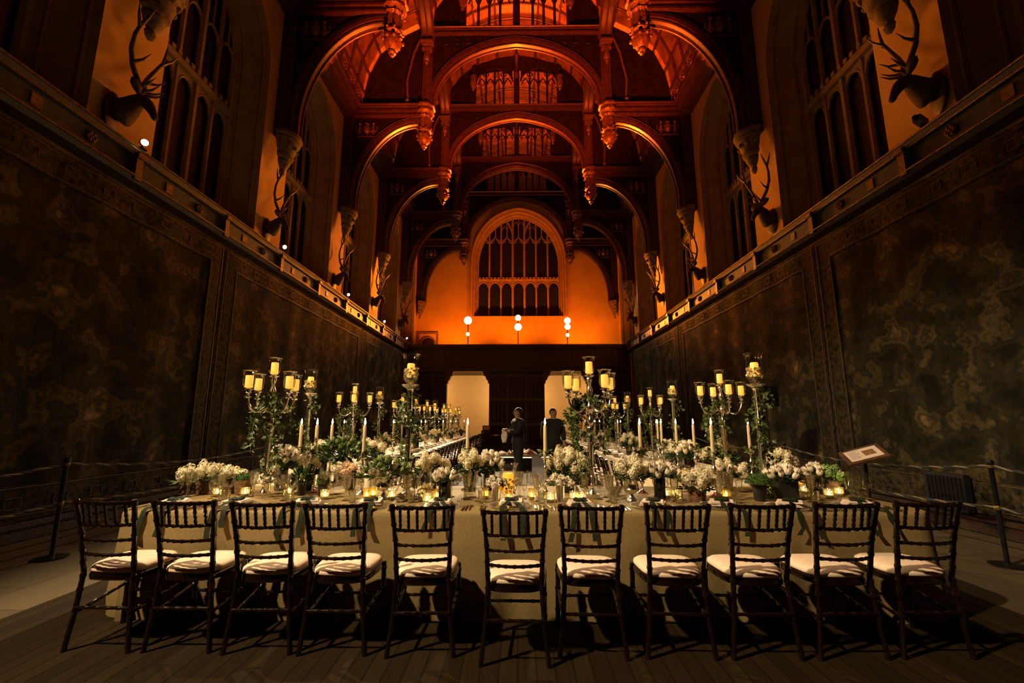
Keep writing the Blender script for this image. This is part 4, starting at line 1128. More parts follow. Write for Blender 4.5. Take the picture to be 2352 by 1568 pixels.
# ---- place settings
PPX = [399, 540, 703, 848, 1008, 1172, 1330, 1497, 1655, 1812, 1968]
def plate_meshes():
    p = MB().lathe([(.001, .006), (.09, .006), (.1, .008), (.155, .016), (.163, .018), (.163, .015), (.155, .012), (.1, .003), (.09, 0), (.001, 0)], 36).mesh('glass_disc', PLATEG, 50)
    b = MB()
    for k in range(76):
        a = 2 * pi * k / 76; b.ball((.166 * cos(a), .166 * sin(a), .018), .0046, 6)
    return p, b.mesh('beaded_rim', BEAD, 180)
PM = plate_meshes()
def napkin_meshes(v):
    r = random.Random(v); n = MB()
    for i in range(4):
        z = i * .009; o = .006 * i; sk = r.uniform(-.01, .01)
        n.add([(-.10 + o, -.06 + sk, z), (.10 - o, -.06 - sk, z), (.10 - o + sk, .07, z), (-.10 + o, .07, z), (-.1 + o, -.06 + sk, z + .007), (.1 - o, -.06 - sk, z + .006), (.10 - o + sk, .07, z + .011), (-.1 + o, .07, z + .010)],
              [(0, 3, 2, 1), (4, 5, 6, 7), (0, 1, 5, 4), (1, 2, 6, 5), (2, 3, 7, 6), (3, 0, 4, 7)])
    nm = n.mesh('folded_napkin', NAPK, 20)
    rb = MB()
    def strip(pts, w, tw=(1, 0, 0)):
        o = len(rb.v); t = Vector(tw)
        for p in pts: rb.v += [tuple(Vector(p) - t * w / 2), tuple(Vector(p) + t * w / 2)]
        for i in range(len(pts) - 1): rb.f.append((o + 2 * i, o + 2 * i + 1, o + 2 * i + 3, o + 2 * i + 2))
    # raised loop tied round the napkin
    strip([(-.055, .0, .038), (-.05, -.005, .047), (-.025, -.012, .054), (.0, -.016, .042), (.025, -.012, .056), (.05, -.005, .049), (.058, 0, .038)], .055, (0, 1, .25))
    strip([(-.03, -.02, .046), (.0, -.03, .055), (.03, -.02, .046)], .03, (0, 1, .4))
    return nm, rb
def tails(v, edge):
    """two ribbon tails running from the knot over the table edge (local y = edge) and hanging down"""
    r = random.Random(v); rb = MB()
    for s in (-1, 1):
        x0 = s * .012; x1 = s * r.uniform(.035, .085); hang = r.uniform(.12, .24); w = r.uniform(.034, .044)
        pts = [(x0, -.03, .044), (x0 + (x1 - x0) * .4, -.075, .027), (x1 * .9, -.12, .016), (x1, edge + .015, .008), (x1 * 1.02, edge - .012, -.012), (x1 * 1.05, edge - .024, -.06), (x1 * 1.1 + r.uniform(-.02, .02), edge - .034, -hang * .7), (x1 * 1.1 + r.uniform(-.03, .03), edge - .045, -hang)]
        o = len(rb.v)
        for i, p in enumerate(pts):
            tw = Vector((1, r.uniform(-.25, .25) if i > 4 else 0, 0)).normalized()
            rb.v += [tuple(Vector(p) - tw * w / 2), tuple(Vector(p) + tw * w / 2)]
        for i in range(len(pts) - 1): rb.f.append((o + 2 * i, o + 2 * i + 1, o + 2 * i + 3, o + 2 * i + 2))
    return rb
def fork_mesh():
    m = MB().tube([(0, -.1, .004), (0, -.02, .007), (0, .03, .006)], [.0055, .0035, .003], 6)
    m.box(-.011, .011, .03, .055, .004, .007)
    for i in range(4): m.tube([(-.009 + .006 * i, .05, .006), (-.009 + .006 * i, .1, .009)], [.0024, .0014], 5)
    return m.mesh('fork', CUTL, 50)
def knife_mesh():
    m = MB().tube([(0, -.115, .005), (0, -.02, .006)], [.0075, .0055], 6)
    m.add([(-.007, -.02, .003), (.009, -.02, .003), (.010, .07, .003), (.001, .115, .003), (-.007, .09, .003), (-.007, -.02, .005), (.009, -.02, .006), (.010, .07, .006), (.001, .115, .005), (-.007, .09, .005)],
          [(4, 3, 2, 1, 0), (5, 6, 7, 8, 9), (0, 1, 6, 5), (1, 2, 7, 6), (2, 3, 8, 7), (3, 4, 9, 8), (4, 0, 5, 9)])
    return m.mesh('knife', CUTL, 30)
def spoon_mesh():
    m = MB().tube([(0, -.1, .004), (0, .0, .007), (0, .04, .006)], [.0055, .0035, .003], 6)
    o = len(m.v)
    for j in range(5):
        q = j / 4
        for k in range(12):
            a = 2 * pi * k / 12; m.v.append((.019 * q * cos(a), .07 + .03 * q * sin(a), .003 + .006 * q * q))
    for j in range(4):
        for k in range(12): m.f.append((o + j * 12 + k, o + j * 12 + (k + 1) % 12, o + (j + 1) * 12 + (k + 1) % 12, o + (j + 1) * 12 + k))
    return m.mesh('spoon', CUTL, 60)
FK, KN, SPN = fork_mesh(), knife_mesh(), spoon_mesh()
def goblet_meshes(h, r, kind=0):
    b = MB()
    if kind == 0:   # flared goblet with cut bowl
        pr = [(.001, h * .42), (r * .35, h * .43), (r * .62, h * .5), (r * .72, h * .62), (r * .8, h * .8), (r, h), (r * .97, h), (r * .76, h * .8), (r * .66, h * .62), (r * .55, h * .52), (.001, h * .46)]
    elif kind == 1:  # tulip wine glass
        pr = [(.001, h * .45), (r * .5, h * .48), (r * .92, h * .58), (r, h * .7), (r * .93, h * .88), (r * .9, h), (r * .87, h), (r * .9, h * .88), (r * .96, h * .7), (r * .86, h * .59), (.001, h * .49)]
    else:            # tall narrow flute
        pr = [(.001, h * .35), (r * .4, h * .37), (r * .75, h * .5), (r * .9, h * .75), (r, h), (r * .96, h), (r * .85, h * .75), (r * .68, h * .5), (.001, h * .39)]
    b.lathe(pr, 16)
    bowl = b.mesh('bowl', CRYS if kind == 0 else GLASS, 60)
    s = MB(); zb = pr[0][1]
    if kind == 0: prof = [(.001, 0), (r * .8, 0), (r * .8, .004), (.012, .014), (.009, h * .1), (.015, h * .15), (.009, h * .2), (.017, h * .27), (.009, h * .34), (.014, h * .38), (.01, zb + .004), (.001, zb + .004)]
    else: prof = [(.001, 0), (r * .85, 0), (r * .85, .003), (.01, .01), (.0045, .03), (.004, zb * .8), (.008, zb + .004), (.001, zb + .004)]
    s.lathe(prof, 12)
    stem = s.mesh('stem', CRYS if kind == 0 else GLASS, 60)
    return bowl, stem
GOB = [goblet_meshes(.222, .047, 0), goblet_meshes(.205, .04, 1), goblet_meshes(.185, .034, 2), goblet_meshes(.23, .05, 1)]
GNAME = ['cut_crystal_goblet', 'wine_glass', 'champagne_flute']; GTXT = ['cut crystal goblet', 'plain wine glass', 'slim champagne flute']
GPX = [(487, 507, 527), (637, 655, 672), (766, 796, 818), (910, 934, 951), (1072, 1098, 1112), (1204, 1234, 1249), (1377, 1399, 1416), (1528, 1549, 1565), (1657, 1675, 1698), (1842, 1862, 1881), (1950, 1970, 1992)]
GKD = [(2, 0, 1), (2, 0, 1), (1, 0, 2), (2, 0, 1), (0, 1, 2), (2, 0, 1), (1, 0, 2), (2, 0, 1), (1, 0, 2), (2, 0, 1), (2, 0, 1)]
for i, px in enumerate(PPX):
    yv = 3.82 + .012 * ((i * 7) % 3); x = X_at(px, yv, TZ); w = ORD[i] + ' head-table place from the left'
    t = thing('charger_plate', 'clear glass charger with beaded rim, ' + w, 'plate', (x, yv, TZ), .1 * i, 'glass chargers on the head table')
    put('glass_disc', PM[0], t); put('beaded_rim', PM[1], t)
    nm, rb = napkin_meshes(i)
    a = [.35, -.1, .3, .15, -.05, .0, .08, -.4, -.35, -.45, -.3][i]
    tn = thing('napkin', 'blush folded napkin tied with dark ribbon, ' + w, 'napkin', (x + .01, yv - .005, TZ + .0195), a, 'tied napkins on the head table')
    put('folded_napkin', nm, tn); r = rb.build('ribbon', RIBBON, tn, 60); r['label'] = 'dark olive ribbon bow'
    rt = tails(i, HY0 - yv + .0).build('ribbon_tail', RIBBON, tn, 60); rt.rotation_euler = (0, 0, -a); rt['label'] = 'ribbon tails over the table edge'
    for q, dx in ((0, -.205), (1, -.235)):
        o = put('fork', FK, None, (x + dx, yv - .05, TZ + .001)); tag(o, '%s silver fork left of the plate, %s' % (['inner', 'outer'][q], w), 'fork', 'forks on the head table')
    for q, dx in ((0, .2), (1, .226)):
        o = put('knife', KN, None, (x + dx, yv - .05, TZ + .001)); tag(o, '%s silver knife right of the plate, %s' % (['inner', 'outer'][q], w), 'knife', 'knives on the head table')
    o = put('spoon', SPN, None, (x + .256, yv - .045, TZ + .001)); tag(o, 'silver spoon right of the knives, ' + w, 'spoon', 'spoons on the head table')
    for q, gp in enumerate(GPX[i]):
        k = GKD[i][q]; gy = [4.22, 4.10, 4.2][q] + .01 * (i % 3)
        tg = thing(GNAME[k], '%s beyond the plate, %s' % (GTXT[k], w), 'glass', (X_at(gp, gy, TZ + .1), gy, TZ), i, 'glasses on the head table')
        put('bowl', GOB[k][0], tg); put('stem', GOB[k][1], tg)
TUM = (MB().lathe([(.001, .006), (.028, .0), (.03, .004), (.034, .095), (.036, .1), (.033, .1), (.030, .012), (.001, .011)], 16).mesh('tumbler_body', CRYS, 60),)
for i, px in enumerate(PPX):
    w = ORD[i] + ' head-table place from the left'
    gx = GPX[i]; yy = 4.33 + .02 * (i % 2)
    tg = thing('wine_glass', 'large rounded wine glass set back from the plate, ' + w, 'glass', (X_at((gx[0] + gx[1]) / 2 + 1, yy, TZ + .1), yy, TZ), i, 'glasses on the head table')
    put('bowl', GOB[3][0], tg); put('stem', GOB[3][1], tg)
    tag(put('tumbler', TUM[0], None, (X_at((gx[1] + gx[2]) / 2 + 2, 4.03, TZ + .05), 4.03, TZ)), 'short cut crystal tumbler near the plate, ' + w, 'glass', 'glasses on the head table')
    yy = 4.30 + .03 * (i % 3); x = X_at((gx[2] + px) / 2 + (34 if gx[2] < px else -30) + (i % 3) * 6, yy, TZ + .1)
    tg = thing('cut_crystal_goblet', 'cut crystal goblet standing apart at the back, ' + w, 'glass', (x, yy, TZ), i, 'glasses on the head table')
    put('bowl', GOB[0][0], tg); put('stem', GOB[0][1], tg)
# ---- tea lights
def votive_meshes(m, h, r):
    g = MB().lathe([(.001, 0), (r * .82, 0), (r * .86, .006), (r, h * .5), (r * .98, h * .85), (r * 1.04, h), (r, h), (r * .93, h * .85), (r * .93, h * .5), (r * .78, .01), (.001, .009)], 16, flute=lambda a, z: 1 + .02 * cos(8 * a))
    w = MB().lathe([(.001, .011), (r * .75, .011), (r * .78, .028), (.001, .026)], 12)
    f = MB().lathe([(.001, .028), (.005, .033), (.0075, .042), (.005, .055), (.001, .068)], 5)
    return g.mesh('glass_cup', m, 60), w.mesh('wax', WAXW, 60), f.mesh('flame', TFLAME, 180)
VM = votive_meshes(VOTIVE, .082, .04); GM = votive_meshes(GOLDV, .095, .03)
VL = [(500, 1141, 0, 'below the lilac trough'), (563, 1141, 0, 'before the bark moss pot'), (663, 1139, 0, 'before the large left tulips'), (746, 1147, 0, 'before the tufted dark plant'),
      (842, 1147, 1, 'left of the bud urn, farther from it'), (857, 1144, 1, 'left of the bud urn, touching its foot'), (900, 1147, 0, 'right of the bud urn foot'), (981, 1157, 0, 'before the clear petal cylinder'),
      (1003, 1150, 1, 'right of the petal cylinder'), (1115, 1145, 1, 'left of the silver cup by the middle lantern'), (1168, 1153, 1, 'directly before the middle lantern'), (1221, 1147, 1, 'right of the middle lantern'),
      (1264, 1153, 0, 'left of the white petal cup'), (1318, 1150, 0, 'right of the white petal cup'), (1337, 1152, 0, 'left of the right candelabrum base'), (1530, 1143, 0, 'right of the dark tulip vase'),
      (1552, 1141, 0, 'left of the wooden lilac pot'), (1668, 1145, 1, 'among the goblets right of the wooden pot'), (1763, 1132, 0, 'right of the moss mound'), (1846, 1132, 0, 'right of the dark square planter'),
      (1904, 1142, 0, 'before the green hydrangea pot, nearer the goblets'), (1927, 1138, 0, 'before the green hydrangea pot, nearer the table end')]
for px, py, k, tx in VL:
    y = Y(py); M = (VM, GM)[k]
    t = thing('tea_light', ('silvered' if k == 0 else 'gold') + ' glass tea light ' + tx, 'tea light', (X_at(px, y, TZ + .04), y, TZ), px, 'tea lights on the head table')
    for nm, me in zip(('glass_cup', 'wax', 'flame'), M): put(nm, me, t)
# ---- candlesticks and tapers
def stick_meshes():
    s = MB().lathe([(.001, 0), (.055, 0), (.056, .008), (.05, .014), (.03, .022), (.012, .04), (.01, .08), (.02, .095), (.024, .11), (.02, .125), (.010, .14), (.010, .2), (.018, .215), (.026, .235), (.018, .255), (.010, .27), (.010, .32), (.036, .335), (.037, .34), (.012, .345), (.013, .385), (.018, .39), (.015, .392), (.001, .38)], 16)
    iv = MB(); r = random.Random(77)
    for i in range(34):
        a = r.random() * 6.28; d = Vector((cos(a), sin(a), r.uniform(-.7, .5))); ivyleaf(iv, Vector((0, 0, .385)) + d * r.uniform(.012, .045), d, rdir(r), .04 * r.uniform(.7, 1.2))
    wx = MB().lathe([(.001, 0), (.0175, 0), (.0165, .15), (.0155, .285), (.012, .292), (.001, .29)], 12)
    wk = MB().tube([(0, 0, .288), (0, 0, .30)], .0015, 4)
    fl = MB().lathe([(.001, .296), (.006, .302), (.0095, .314), (.0075, .332), (.003, .35), (.001, .36)], 8)
    return s.mesh('stem', SILVER, 50), iv.mesh('ivy_sprig', LEAF, 0), wx.mesh('wax', WAXT, 60), wk.mesh('wick', WICK), fl.mesh('flame', FLAME, 180)
SK = stick_meshes()
TAPERS = []
def taper(px, y, where, x=None, ztip=1.475, ivy=True):
    x = X_at(px, y, 1.3) if x is None else x
    z0 = TZ
    t = thing('candlestick', 'silver candlestick ' + where, 'candlestick', (x, y, z0), px, 'silver candlesticks for tapers')
    put('stem', SK[0], t)
    if ivy: put('ivy_sprig', SK[1], t)
    c = thing('taper_candle', 'lit cream taper candle ' + where, 'candle', (x, y, z0 + .3815 - .03), 0, 'lit taper candles')
    c.location.z = ztip - .36
    for nm, me in zip(('wax', 'wick', 'flame'), SK[2:]): put(nm, me, c)
    TAPERS.append((x, y, ztip))
for px, y, w in ((691, 4.98, 'left of the left tall lantern stem'), (727, 4.6, 'right of the second tall lantern, in front of it'), (762, 5.25, 'above the dark green bush'),
                 (837, 4.45, 'right of the dark green bush, in front row'), (1074, 4.75, 'at the left edge of the aisle, against the left pale doorway'), (1252, 4.5, 'at the right edge of the aisle, against the right doorway jamb'),
                 (1470, 4.55, 'right of the right candelabrum, above the lilac urn'), (1635, 4.42, 'between the wooden lilac pot and the right tall lantern'), (1593, 5.6, 'left of the third candelabrum, behind the front row'),
                 (1553, 6.1, 'just right of a tall lantern stem on the right table'), (1519, 6.5, 'just left of a tall lantern stem on the right table'), (1720, 5.2, 'half hidden by the ivy of the right tall lantern')):
    taper(px, y, w)
# ---- candelabra
def hurricane_prof(h, r, lip): return [(.001, 0), (r * .45, .0), (r * .6, .008), (r * .86, h * .14), (r * .97, h * .3), (r, h * .5), (r * .97, h * .8), (r * 1.03, h * .9), (r * lip, h), (r * (lip - .03), h), (r * .99, h * .9), (r * .93, h * .8), (r * .96, h * .5), (r * .93, h * .3), (r * .8, h * .16), (.001, .012)]
CUP = MB().lathe(hurricane_prof(.165, .052, 1.22), 20).mesh('glass_cup', GLASS, 60)
PIL = MB().lathe([(.001, 0), (.033, 0), (.033, .10), (.03, .108), (.001, .098)], 10).mesh('pillar_wax', WAXP, 60)
def candelabrum_meshes():
    P = []
    b = MB().box(-.055, .055, -.055, .055, 0, .02).box(-.045, .045, -.045, .045, .02, .04)
    b.lathe([(.04, .04), (.035, .055), (.018, .075), (.014, .1), (.022, .12), (.014, .14), (.012, .18), (.02, .19), (.014, .2)], 16); P.append(('base', b.mesh('base', SILVER, 40)))
    s = MB().lathe([(.013, .2), (.014, .24), (.022, .4), (.036, .6), (.04, .62), (.036, .63), (.02, .645), (.03, .67), (.034, .69), (.024, .71), (.016, .74), (.02, .76), (.04, .785), (.044, .81), (.034, .84), (.018, .86), (.015, .9), (.025, .93), (.03, .96), (.02, .99), (.013, 1.02), (.022, 1.05), (.028, 1.07), (.018, 1.085), (.045, 1.10), (.046, 1.108), (.001, 1.112)], 20, flute=lambda a, z: 1 + (.07 * cos(10 * a) if z < .61 else 0))
    P.append(('stem', s.mesh('stem', SILVER, 50)))
    for k in range(4):
        a = pi / 2 * k; R = lambda q, z: (q * cos(a), q * sin(a), z)
        m = MB().tube([R(.03, .82), R(.07, .80), R(.11, .77), R(.15, .765), R(.195, .79), R(.223, .84), R(.235, .89)], [.011, .012, .012, .012, .012, .011, .010], 8)
        m.tube([R(.05, .81), R(.07, .86), R(.1, .87), R(.105, .84), R(.085, .83)], .006, 6)
        m.lathe([(.01, .885), (.032, .895), (.033, .9), (.014, .905), (.018, .92), (.026, .935), (.018, .95), (.04, .96), (.041, .967), (.001, .97)], 12, (.235 * cos(a), .235 * sin(a), 0))
        P.append(('arm', m.mesh('arm', SILVER, 50)))
    return P
CAM_ = candelabrum_meshes()
def cand_ivy(seed, n=230, drop=.45):
    r = random.Random(seed); paths = []
    for k in range(5):
        a = r.random() * 6.28; R = .17 * r.uniform(.7, 1.25)
        paths.append([(.03 * cos(a), .03 * sin(a), .9), (R * .5 * cos(a), R * .5 * sin(a), .85), (R * cos(a + .3), R * sin(a + .3), .78), (R * 1.1 * cos(a + .5), R * 1.1 * sin(a + .5), .7 - r.random() * .08), (R * .8 * cos(a + .9), R * .8 * sin(a + .9), .66 - drop * r.random())])
    sp = [(.05 * cos(t * 1.1 + seed), .05 * sin(t * 1.1 + seed), .95 - .06 * t) for t in range(13)]
    mb = MB()
    for q, p in enumerate(paths + [sp]):
        P = [Vector(v) for v in p]; mb.tube(P, .003, 4)
        for i in range(n // 5):
            t = r.random() * (len(P) - 1); k = int(t); c_ = P[k].lerp(P[k + 1], t - k); d = rdir(r)
            ivyleaf(mb, c_ + d * .045 * r.random(), d + Vector((0, 0, -.35)), rdir(r), .042 * r.uniform(.6, 1.25))
    return mb.mesh('ivy', LEAF, 0)
CIV = [cand_ivy(3, 330), cand_ivy(8, 420, .6), cand_ivy(15, 400, .55)]
CAND = []
PPOS = ['top', 'first arm', 'second arm', 'third arm', 'fourth arm']
def pillar(x, y, z, label, me=None, nm='pillar_candle', rz=0, g='pillar candles in glass cups'):
    t = thing(nm, label, 'candle', (x, y, z), rz, g); put('pillar_wax', me or PIL, t); return t
def candelabrum(x, y, where, rz, iv, far=False):
    t = thing('candelabrum', 'tall five-cup silver candelabrum wound with ivy, ' + where, 'candelabrum', (x, y, TZ), rz, 'ivy-wound candelabra on the tables')
    for nm, me in CAM_: put(nm, me, t)
    spots = [(0, 0, 1.112)] + [(.235 * cos(pi / 2 * k), .235 * sin(pi / 2 * k), .97) for k in range(4)]
    for p in spots: put('glass_cup', CUP, t, p)
    put('ivy', CIV[iv % 3], t, (0, 0, 0), (0, 0, iv * 1.3))
    xs = []
    for i, p in enumerate(spots):
        q = Matrix.Rotation(rz, 3, 'Z') @ Vector(p); xs.append((x + q.x, y + q.y, TZ + p[2] + .0125, i))
    arms = sorted(xs[1:], key=lambda v: v[0]); names = {0: 'top'}
    for j, v in enumerate(arms): names[v[3]] = ['leftmost', 'left inner', 'right inner', 'rightmost'][j]
    for v in xs: pillar(v[0], v[1], v[2], 'yellow pillar candle, %s cup of candelabrum %s' % (names[v[3]], where), rz=v[3])
    CAND.append((x, y, TZ + 1.2))
candelabrum(X_at(633, 4.3, 2.03), 4.3, 'by the big tulips on the head table', 1.08, 0)
candelabrum(X_at(1352, 4.27, 2.03), 4.27, 'right of centre on the head table', .45, 1)
LCX, RCX = -2.62, 2.40
for i, y in enumerate((7.35, 10.4, 13.35, 16.3, 19.5)):
    candelabrum(LCX + .02 * (i % 2), y, '%s along the left long table' % ORD[i], .3 + i * .55, i + 1)
for i, y in enumerate((5.42, 8.3, 11.3, 14.3, 17.3, 20.2)):
    candelabrum(RCX, y, '%s along the right long table' % ORD[i], -.05 + i * .6, i + 2)
# ---- tall lantern stands: fluted silver column, plate, hurricane glass with candle and petals
HUR = MB().lathe(hurricane_prof(.29, .072, 1.22), 24).mesh('hurricane_glass', GLASS, 60)
def stand_meshes():
    b = MB().lathe([(.001, 0), (.085, 0), (.086, .012), (.07, .02), (.04, .035), (.03, .06), (.034, .07)], 20)
    s = MB().lathe([(.03, .06), (.026, .08), (.023, .95), (.03, .985), (.034, .99)], 24, flute=lambda a, z: 1 + .09 * cos(8 * a))
    p = MB().lathe([(.001, .99), (.03, .99), (.075, 1.015), (.085, 1.028), (.078, 1.03), (.04, 1.036), (.001, 1.036)], 20)
    return b.mesh('base', SILVER, 50), s.mesh('column', SILVER, 60), p.mesh('plate', SILVER, 50)
STM = stand_meshes()
def petals_mesh(seed):
    r = random.Random(seed); m = MB()
    for i in range(90):
        a = r.random() * 6.28; q = .042 + .018 * r.random(); z = r.uniform(.06, .135)
        d = Vector((cos(a), sin(a), r.uniform(-.4, .9))); leaf(m, Vector((q * cos(a), q * sin(a), z)), rdir(r) + d * .2, d, .03, .034)
    return m.mesh('rose_petals', YELP, 60)
def greens_mesh(seed):
    r = random.Random(seed); m = MB()
    for i in range(40):
        a = r.random() * 6.28; q = .05 * sqrt(r.random()); leaf(m, Vector((q * cos(a), q * sin(a), r.uniform(.015, .055))), rdir(r), rdir(r), .035, .02)
    return m.mesh('moss_filling', LEAFD, 0)
PTM, GRM = petals_mesh(5), greens_mesh(6)
PIL2 = MB().lathe([(.001, .05), (.036, .05), (.037, .17), (.03, .185), (.022, .175), (.001, .17)], 12, flute=lambda a, z: 1 + .04 * sin(3 * a + z * 20)).mesh('pillar_wax', WAXP, 60)
def stand_ivy(seed, n=150):
    return ivy_mesh('ivy', [(.055 * cos(t * .8 + seed) * (1 + .5 * sin(t)), .055 * sin(t * .8 + seed) * (1 + .5 * sin(t)), .98 - .058 * t) for t in range(17)], n, .075, .042, seed)
SIV = [stand_ivy(1, 260), stand_ivy(4, 260), stand_ivy(9, 150)]
def lantern_stand(x, y, where, iv):
    t = thing('lantern_stand', 'tall silver column topped by a hurricane glass, ' + where, 'candle stand', (x, y, TZ), iv, 'tall lantern stands on the tables')
    for nm, me in zip(('base', 'column', 'plate'), STM): put(nm, me, t)
    put('hurricane_glass', HUR, t, (0, 0, 1.037)); put('rose_petals', PTM, t, (0, 0, 1.05)); put('moss_filling', GRM, t, (0, 0, 1.045)); put('ivy', SIV[iv % 3], t)
    pillar(x, y, TZ + 1.05, 'pillar candle in the tall lantern ' + where, PIL2, 'pillar_candle', 0, 'pillar candles in tall lanterns')
    CAND.append((x, y, TZ + 1.22))
lantern_stand(X_at(945, 4.4, 2.05), 4.4, 'left of the aisle on the head table', 0)
lantern_stand(X_at(1730, 4.36, 2.05), 4.36, 'near the right end of the head table', 1)
for i, y in enumerate((5.75, 8.7, 11.8, 14.6, 17.6, 20.6)): lantern_stand(LCX, y, '%s along the left long table' % ORD[i], 2)
for i, y in enumerate((7.3, 10.3, 13.2, 16.2, 19.2)): lantern_stand(RCX + .07, y, '%s along the right long table' % ORD[i], 2 + i % 2)
# ---- low lanterns standing on the head table
def low_lantern(px, py, h, r, lip, where, wax, fill=True):
    y = Y(py); x = X_at(px, y, TZ + .1)
    t = thing('hurricane_lantern', 'clear glass hurricane lantern ' + where, 'lantern', (x, y, TZ), 0, 'glass lanterns on the head table')
    pr = [(.001, 0), (r * .7, 0), (r * .72, .012), (r * .3, .03), (r * .35, .045), (r * .8, .075), (r * .98, h * .42), (r * .9, h * .65), (r * .82, h * .82), (r * .9, h * .93), (r * lip, h), (r * lip - .004, h), (r * .78, h * .82), (r * .86, h * .65), (r * .94, h * .42), (r * .74, .085), (.001, .06)]
    if lip == 1: pr = [(.001, 0), (r, 0), (r, h), (r - .003, h), (r - .003, .006), (.001, .006)]
    MB().lathe(pr, 24).build('glass_shade', GLASS, t)
    if fill: put('rose_petals', PTM, t, (0, 0, .05 if lip > 1 else .0)); put('moss_filling', GRM, t, (0, 0, .055 if lip > 1 else .0))
    if wax:
        me = MB().lathe([(.001, 0), (.044, 0), (.046, h * .5), (.04, h * .53), (.03, h * .49), (.001, h * .47)], 16, flute=lambda a, z: 1 + .05 * sin(3 * a + z * 25)).mesh('pillar_wax', wax, 60)
        pillar(x, y, TZ + (.065 if lip > 1 else .01), 'glowing amber pillar candle in the low lantern ' + where, me, 'pillar_candle', 0, 'pillar candles in low lanterns')
low_lantern(1167, 1149, .315, .088, 1.06, 'at the middle of the head table', WAXA)
low_lantern(976, 1151, .25, .058, 1, 'holding yellow petals, left of the dark tulip vase', None)
low_lantern(1572, 1128, .25, .062, 1.06, 'left of the wooden lilac pot, glowing amber', WAXA, False)
low_lantern(1833, 1115, .22, .062, 1, 'behind the goblets near the right end', WAXA, False)
low_lantern(668, 1125, .23, .05, 1, 'holding pale petals beneath the large left tulips', None)
t = thing('pillar_candle', 'unlit white pillar candle left of the bud urn', 'candle', (X_at(844, 4.62, TZ), 4.62, TZ)); MB().lathe([(.001, 0), (.036, 0), (.036, .2), (.032, .205), (.001, .2)], 16).build('white_wax', WAXW, t); MB().tube([(0, 0, .2), (0, 0, .212)], .002, 5).build('wick', WICK, t)
for px, py, a, w in ((1337, 1132, .1, 'behind the tea lights by the right candelabrum'), (1632, 1136, -.3, 'beside the wooden lilac pot'), (884, 1118, .2, 'behind the bud urn'), (1420, 1135, .1, 'left of the lilac urn')):
    y = Y(py); m = MB().add([(-.06, -.03, 0), (.06, -.03, 0), (.06, 0, .075), (-.06, 0, .075), (-.06, .03, 0), (.06, .03, 0)], [(0, 1, 2, 3), (3, 2, 5, 4)])
    tag(m.build('menu_card', CARD, None, 0, (X_at(px, y, TZ), y, TZ + .001), (0, 0, a)), 'ivory folded card standing ' + w, 'card', 'cards on the head table')
# ================================================================== LONG TABLES
SML = [(GNAME[k], GTXT[k], MB().add([tuple(v.co) for v in GOB[k][0].vertices], [tuple(p.vertices) for p in GOB[k][0].polygons]).add([tuple(v.co) for v in GOB[k][1].vertices], [tuple(p.vertices) for p in GOB[k][1].polygons]).mesh('table_glass', GLASS, 60)) for k in range(3)]
FPL = MB().lathe([(.001, .006), (.1, .006), (.155, .016), (.165, .02), (.165, .014), (.1, 0), (.001, 0)], 28).mesh('charger_plate', mat('silvered_charger', (.72, .66, .55), .22, metal=.8, var=.1), 50)
FNP = MB().box(-.09, .09, -.06, .06, 0, .02).box(-.08, .08, -.05, .05, .02, .032).mesh('napkin', NAPK, 30)
for s, x0, x1, side in ((-1, LX0, LX1, 'left'), (1, RX0, RX1, 'right')):
    for edge, inner in ((x1 if s < 0 else x0, True), (x0 if s < 0 else x1, False)):
        d = -1 if edge == max(x0, x1) else 1
        row = 'aisle side' if inner else 'wall side'
        for i in range(NCH):
            y = 6.15 + .58 * i
            if y > TY1 - .3: break
            if inner:
                tag(put('charger_plate', FPL, None, (edge + d * .19, y, TZ)), 'silvery plate on the aisle side of the %s long table, %s along' % (side, ORD[i]), 'plate', 'chargers along the %s long table' % side)
                tag(put('napkin', FNP, None, (edge + d * .19, y, TZ + .0205), (0, 0, pi / 2 + rnd.uniform(-.3, .3))), 'blush napkin on the aisle side of the %s long table, %s along' % (side, ORD[i]), 'napkin', 'napkins along the %s long table' % side)
            for q, k in (((0, 0), (1, 1), (2, 2)) if inner else ((0, 0), (1, 1))):
                tag(put(SML[k][0], SML[k][2], None, (edge + d * (.36 + .05 * (q % 2)), y + .085 * (q - 1) + .2, TZ), (0, 0, i)), '%s in the %s row of the %s long table, %s along' % (SML[k][1], row, side, ORD[i]), 'glass', '%ss in the %s row of the %s long table' % (SML[k][1], row, side))
fl = [('hydrangea', 7, 'white hydrangea'), ('tulip', 10, 'white tulips'), ('lilac', 8, 'cream lilac')]
for s, cx, side, ys in ((-1, LCX, 'left', (6.6, 8.0, 9.5, 11.1, 12.6, 14.0, 15.5, 17.0, 18.6, 20.0, 21.4)), (1, RCX, 'right', (6.4, 7.9, 9.3, 10.8, 12.3, 13.8, 15.3, 16.8, 18.4, 19.8))):
    for i, y in enumerate(ys):
        b = fl[i % 3]; x = cx + (.2 if i % 2 else -.15)
        px = 1188 + 1045 * x / (y * .985)
        bouquet(px, y, 'dark', .2, .06, [(b[0], b[1])], .15, .18, 'bunch of %s, %s flowers along the %s long table' % (b[2], ORD[i], side))
        if i: taper(px, y - .55, '%s along the %s long table' % (ORD[i - 1], side), cx + (-.18 if i % 2 else .22), 1.47, True)
